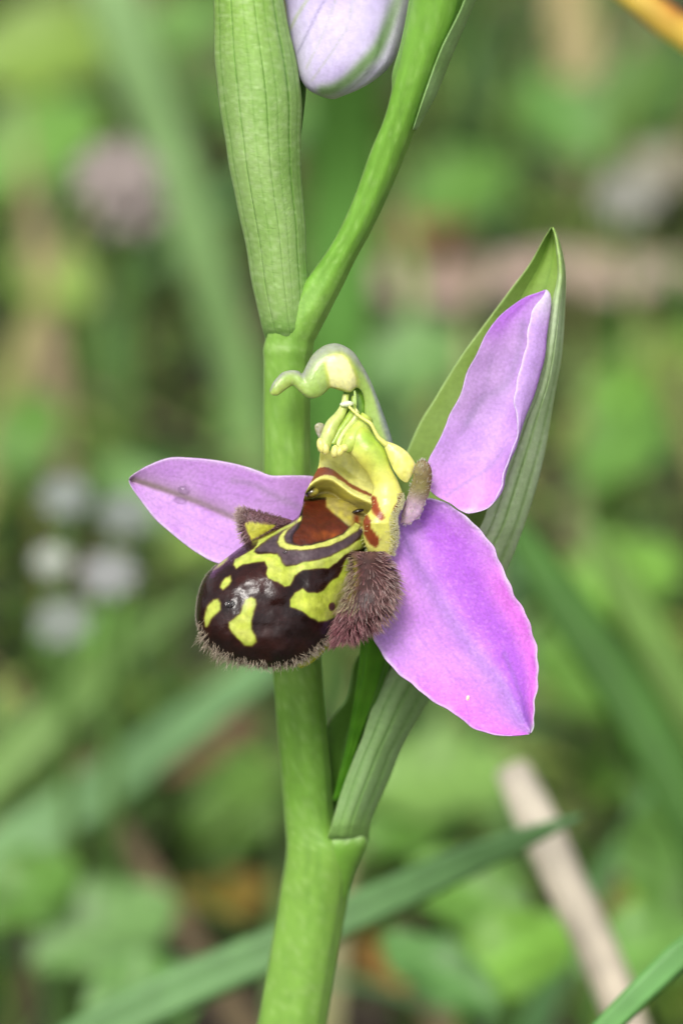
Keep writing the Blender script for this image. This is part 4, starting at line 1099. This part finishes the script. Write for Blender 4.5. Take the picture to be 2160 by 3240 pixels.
# broad herb leaves on stalks
def herb_leaf(x, y, back, ln, wd, ang, color, label, tilt=.5, group=None):
    ln *= .62; wd *= .56; back *= 1.3
    color = np.asarray(color) * .6 + np.array((118, 150, 66)) * .4
    c = bgp(x, y, back)
    c[2] = max(c[2], gz(c[0], c[1]) + .004)
    t = np.linspace(0, 1, 22); w = np.linspace(-1, 1, 11)
    wid = wd * np.sin(np.clip(t * .97 + .015, 0, 1) * np.pi) ** .65
    X = (t[:, None] - .5) * ln + 0 * w; Y = wid[:, None] * w
    Zz = .22 * np.abs(Y) - .5 / ln * .5 * X ** 2 + .0004 * np.sin(14 * t)[:, None] * w[None] ** 2
    # tilt the blade towards the viewer, then turn
    ct, st = math.cos(tilt), math.sin(tilt); ca, sa = math.cos(ang), math.sin(ang)
    x1 = X * ca - Y * sa; y1 = X * sa + Y * ca
    y2 = y1 * ct - Zz * st; z2_ = y1 * st + Zz * ct
    top = np.stack([x1, y2, z2_], 2).reshape(-1, 3) + c
    lowest = top[:, 2].min() - gz(c[0], c[1])
    if lowest < .001: top[:, 2] += .001 - lowest
    root = thing("herb_leaf", label, "leaf", to_ground(c, 0, .004), group)
    k = len(top); v = np.vstack([top, top - (0, 0, .0003)])
    fa = grid_faces(22, 11)
    f = fa + [(d + k, cc + k, b + k, a + k) for a, b, cc, d in fa]
    ww = np.tile(np.tile(w, 22), 2); tt_ = np.tile(np.repeat(t, 11), 2)
    nn = .5 + .5 * np.sin(tt_ * 40 - np.abs(ww) * 6)
    cl = mixc(np.asarray(color) * .93, np.asarray(color) * 1.07, nn); cl = mixc(cl, np.asarray(color) * 1.25, np.exp(-(ww / .07) ** 2) * .7)
    make("leaf_blade", v, f, M_leaf, root, np.clip(cl, 0, 255))
    st0 = top.reshape(22, 11, 3)[1, 5]
    ribbon("stalk", [np.array(root["_base"]), (np.array(root["_base"]) + st0) / 2 + (0, .001, 0), st0], [.0012, .001, .0009], np.asarray(color) * .9, M_leaf, parent=root, round_=True, n=12)
G = "broad herb leaves in the meadow behind the orchid"
YG, BG, VG, DG, LG = (138, 166, 72), (112, 156, 100), (88, 140, 56), (62, 98, 44), (126, 168, 88)
for (x, y, bk, ln, wd, an, cl, lab, tl) in (
    (60, 1000, .19, .017, .006, 1.2, VG, "vivid green leaf at the left edge above the violet sepal", .7),
    (320, 1130, .17, .016, .0055, 2.2, BG, "bluish green leaf between the pale blade and the left violet sepal's tip", .6),
    (240, 1460, .15, .02, .006, .15, VG, "green leaf just under the left violet sepal's tip", .3),
    (110, 110, .26, .032, .012, .3, YG, "large yellow-green leaf in the upper left corner", .6),
    (90, 330, .24, .028, .010, .7, (112, 166, 74), "green leaf below the large yellow-green corner leaf", .6),
    (440, 1240, .17, .012, .005, .8, YG, "yellow-green leaf beside the foot of the pale blade", .6),
    (120, 640, .22, .018, .008, 2.4, YG, "olive yellow leaf left of the grey-pink seed head", .5),
    (240, 2130, .11, .020, .007, .45, BG, "broad bluish green leaf low at the left of the stem", .6),
    (70, 2040, .11, .014, .006, .7, VG, "vivid green leaf under the blue-green blade's foot", .6),
    (455, 2010, .17, .018, .0045, 2.3, (128, 172, 70), "yellowish green leaf beside the blotched yellow one", .7),
    (330, 2290, .08, .014, .006, .2, (96, 150, 80), "mid green leaf under the long crossing blade", .5),
    (540, 1840, .14, .018, .007, 1.2, (112, 158, 66), "grass-green leaf left of the lower stem node", .6),
    (1010, 1790, .13, .022, .008, .1, LG, "light green leaf under the downward violet sepal", .5),
    (960, 1880, .13, .018, .006, .5, VG, "vivid green leaf right of the lower stem node", .5),
    (1060, 430, .25, .022, .009, .6, VG, "green leaf right of the forked upper stem", .5),
    (960, 820, .19, .018, .008, .3, BG, "bluish green leaf behind the curled column", .6),
    (1420, 920, .19, .016, .006, 1.1, (110, 168, 60), "bright green leaf right of the tall bract", .6),
    (1430, 1020, .18, .02, .007, .9, VG, "vivid green leaf low beside the tall bract", .5),
    (1500, 820, .20, .016, .006, .4, YG, "olive green leaf at the right edge above the vivid one", .6),
    (1430, 1330, .15, .02, .008, .6, (120, 176, 66), "bright yellow-green leaf right of the downward violet sepal", .5),
    (1330, 1540, .15, .018, .007, 2.3, (92, 140, 54), "olive leaf beyond the tip side of the downward violet sepal", .6),
    (1180, 2190, .08, .016, .006, .5, (120, 180, 60), "bright green leaf left of the straw", .6),
    (1080, 2050, .09, .016, .006, 2.6, (96, 150, 60), "mid green leaf between stem and straw", .6),
    (1010, 2230, .07, .016, .004, 2.5, (84, 140, 80), "dark bluish leaf between withered leaf and straw", .6),
    (1480, 2180, .08, .016, .006, .3, (112, 168, 82), "light green leaf right of the straw's foot", .5),
    (1540, 1960, .09, .016, .007, 1.5, VG, "vivid green leaf at the right edge beside the straw", .7),
    (1290, 270, .27, .024, .009, 2.2, (84, 136, 66), "dull green leaf beside the upright tan straw", .6),
    (1480, 200, .28, .026, .010, .5, DG, "dark green leaf under the yellow stalk", .6),
    (600, 250, .27, .024, .010, 2.6, (84, 128, 60), "dull green leaf between the pale blade and the upper bract", .5),
    (420, 60, .28, .022, .008, .4, (110, 158, 84), "soft green leaf beside the pale blade's top", .5)):
    herb_leaf(x, y, bk, ln, wd, an, cl, lab, tl, G)

# small pale flower heads
M_flower = mat_vc("pale_flower", rough=.6, translucent=.3, var=.05)
def flower_head(x, y, back, r, color, label, npet=9, group=None):
    c = bgp(x, y, back); c[2] = max(c[2], gz(c[0], c[1]) + .004)
    root = thing("meadow_flower", label, "flower", to_ground(c, 0, .003), group)
    ax_ = np.array([0, -.5, .85]); ax_ /= np.linalg.norm(ax_); e1 = np.array([1, 0, 0]); e2 = np.cross(ax_, e1)
    for k in range(npet):
        a = k * 2 * np.pi / npet + .1; d = e1 * math.cos(a) + e2 * math.sin(a); s = np.cross(ax_, d)
        pts = [c + d * r * .15, c + d * r * .6 + ax_ * r * .22, c + d * r + ax_ * r * .12]
        ribbon("petal", pts, [r * .3, r * .62, r * .2], color, M_flower, parent=root, n=8, face=ax_, thick=r * .06)
    pt = [c - ax_ * r * .25, c - ax_ * r * .05, c + ax_ * r * .25]
    ribbon("flower_centre", pt, [r * .5, r * .7, r * .2], np.asarray(color) * .95, M_flower, parent=root, n=10, round_=True, face=e1)
    ribbon("stalk", [np.array(root["_base"]), (np.array(root["_base"]) + c) / 2, c - ax_ * r * .1], [.001, .0009, .0009], (104, 140, 70), M_leaf, parent=root, n=12, round_=True)
FG = "pale meadow flowers left of the orchid"
for x, y, bk, r, cl, lab in (
    (150, 1145, .15, .0022, (150, 158, 150), "small white flower left of the violet sepal's tip"),
    (290, 1185, .15, .0024, (140, 148, 140), "small greyish white flower touching the violet sepal's outline"),
    (250, 1325, .14, .0024, (160, 162, 160), "small white flower under the violet sepal"),
    (145, 1435, .14, .0024, (146, 154, 144), "lowest small white flower left of the lip"),
    (120, 1290, .15, .0016, (190, 196, 184), "tiny faded white flower between the larger white ones"),
    (270, 410, .22, .0046, (160, 148, 142), "grey-pink flower head beside the pale blade"),
    (300, 480, .22, .0040, (150, 140, 132), "faded pinkish flower head under the grey-pink one"),
    (1440, 460, .24, .0036, (150, 150, 138), "whitish flower head beyond the tall bract's tip")):
    flower_head(x, y, bk, r, cl, lab, group=FG)

# ground cover nobody could count: small leaves, grass and litter
def scatter(name, n, kind, label, cat):
    yy = rng.uniform(-.25, 1.6, n) ** 1.0
    xx = rng.uniform(-1, 1, n) * (.22 + .32 * np.clip(yy + .2, 0, 2))
    if kind == 'near':
        yy = rng.uniform(.05, .62, n); xx = rng.uniform(-1, 1, n) * (.07 + .22 * yy)
    ok = (np.hypot(xx, yy) > .03) & ~((yy < -.05) & (np.abs(xx) < .06) & False)
    xx, yy = xx[ok], yy[ok]; n = len(xx)
    zg = ground_h(xx, yy)
    cl1 = np.array([(128, 156, 62), (96, 136, 50), (68, 104, 40), (112, 148, 82), (144, 164, 84), (54, 84, 34), (106, 142, 56)], float)
    clump = vnoise(xx + 3, yy + 3, .035, 201)
    return xx, yy, zg, cl1, clump, n
def leaf_stuff(name, n, kind, lmin, lmax, hmax, label):
    xx, yy, zg, cl1, clump, n = scatter(name, n, kind, label, "x")
    keep = clump > (.42 if kind == 'near' else .34)
    xx, yy, zg, clump = xx[keep], yy[keep], zg[keep], clump[keep]; n = len(xx)
    ln = rng.uniform(lmin, lmax, n); wd = ln * rng.uniform(.22, .42, n)
    an = rng.uniform(0, 2 * np.pi, n); ti = rng.normal(.25, .45, n); hh = zg + rng.uniform(.001, hmax, n) * clump + ln * np.abs(np.sin(ti)) * .5
    tpl = [(-.5, 0, 0), (-.2, .85, .12), (.15, 1, .14), (.5, 0, -.06), (.15, -1, .14), (-.2, -.85, .12), (0, 0, 0)]
    V = np.zeros((n, 7, 3))
    for k, (a, b, z) in enumerate(tpl):
        X = a * ln; Y = b * wd * .5; Zz = z * ln
        x1, z1_ = X * np.cos(ti) - Zz * np.sin(ti), X * np.sin(ti) + Zz * np.cos(ti)
        V[:, k] = np.stack([xx + x1 * np.cos(an) - Y * np.sin(an), yy + x1 * np.sin(an) + Y * np.cos(an), hh + z1_], 1)
    f = []
    for i in range(n):
        o = i * 7; f += [(o, o + 6, o + 1), (o + 1, o + 6, o + 2), (o + 2, o + 6, o + 3), (o + 3, o + 6, o + 4), (o + 4, o + 6, o + 5), (o + 5, o + 6, o)]
    ci = (vnoise(xx + 9, yy + 9, .05, 205) * 7 + rng.normal(0, 1.1, n)).astype(int) % 7
    C = cl1[ci] * (.72 + .55 * vnoise(xx + 7, yy + 7, .028, 207) + rng.normal(0, .08, n))[:, None]
    o = make(name, V.reshape(-1, 3), f, M_leaf, None, np.clip(np.repeat(C, 7, 0), 0, 255), smooth=False, origin=np.zeros(3))
    o["kind"] = "stuff"; tag(o, label, "ground cover"); return o
leaf_stuff("herb_cover", 9000, 'near', .004, .009, .022, "low carpet of small green herb leaves on the soil behind the orchid")
leaf_stuff("herb_cover", 14000, 'wide', .005, .013, .018, "wide carpet of small green herb leaves around the orchid's foot")

def grass_stuff():
    n = 7000
    yy = rng.uniform(-.2, 1.5, n); xx = rng.uniform(-1, 1, n) * (.2 + .3 * np.clip(yy + .2, 0, 2))
    keep = (np.hypot(xx, yy) > .03) & ((np.abs(xx) > .05) | (yy > .07))
    keep &= ~((yy < .07) & (np.abs(xx) < .045 + .03))
    xx, yy = xx[keep], yy[keep]; n = len(xx); zg = ground_h(xx, yy)
    h = rng.uniform(.015, .06, n) * np.where(yy < .1, .5, 1); an = rng.uniform(0, 2 * np.pi, n); lean = rng.uniform(.2, 1.2, n); w = rng.uniform(.0008, .0022, n)
    dx, dy = np.cos(an), np.sin(an); V = np.zeros((n, 7, 3)); k = 0
    for q, s in ((0, 1), (.4, .9), (.75, .6)):
        cx = xx + dx * lean * h * q * q; cy = yy + dy * lean * h * q * q; cz = zg - .002 + h * (q - .25 * lean * q * q)
        for sg in (-1, 1):
            V[:, k] = np.stack([cx - dy * w * s * sg, cy + dx * w * s * sg, cz], 1); k += 1
    V[:, 6] = np.stack([xx + dx * lean * h, yy + dy * lean * h, zg + h * (1 - .25 * lean)], 1)
    f = []
    for i in range(n):
        o = i * 7; f += [(o, o + 1, o + 3, o + 2), (o + 2, o + 3, o + 5, o + 4), (o + 4, o + 5, o + 6)]
    cl = np.array([(116, 152, 68), (92, 134, 60), (134, 166, 92), (96, 140, 82), (142, 140, 84), (150, 130, 98)], float)
    C = cl[rng.integers(0, 6, n)] * rng.uniform(.8, 1.1, n)[:, None]
    o = make("grass", V.reshape(-1, 3), f, M_leaf, None, np.clip(np.repeat(C, 7, 0), 0, 255), origin=np.zeros(3))
    o["kind"] = "stuff"; tag(o, "short thin meadow grass growing among the herbs", "grass")
grass_stuff()

for o in bpy.data.objects:
    if "_base" in o: del o["_base"]
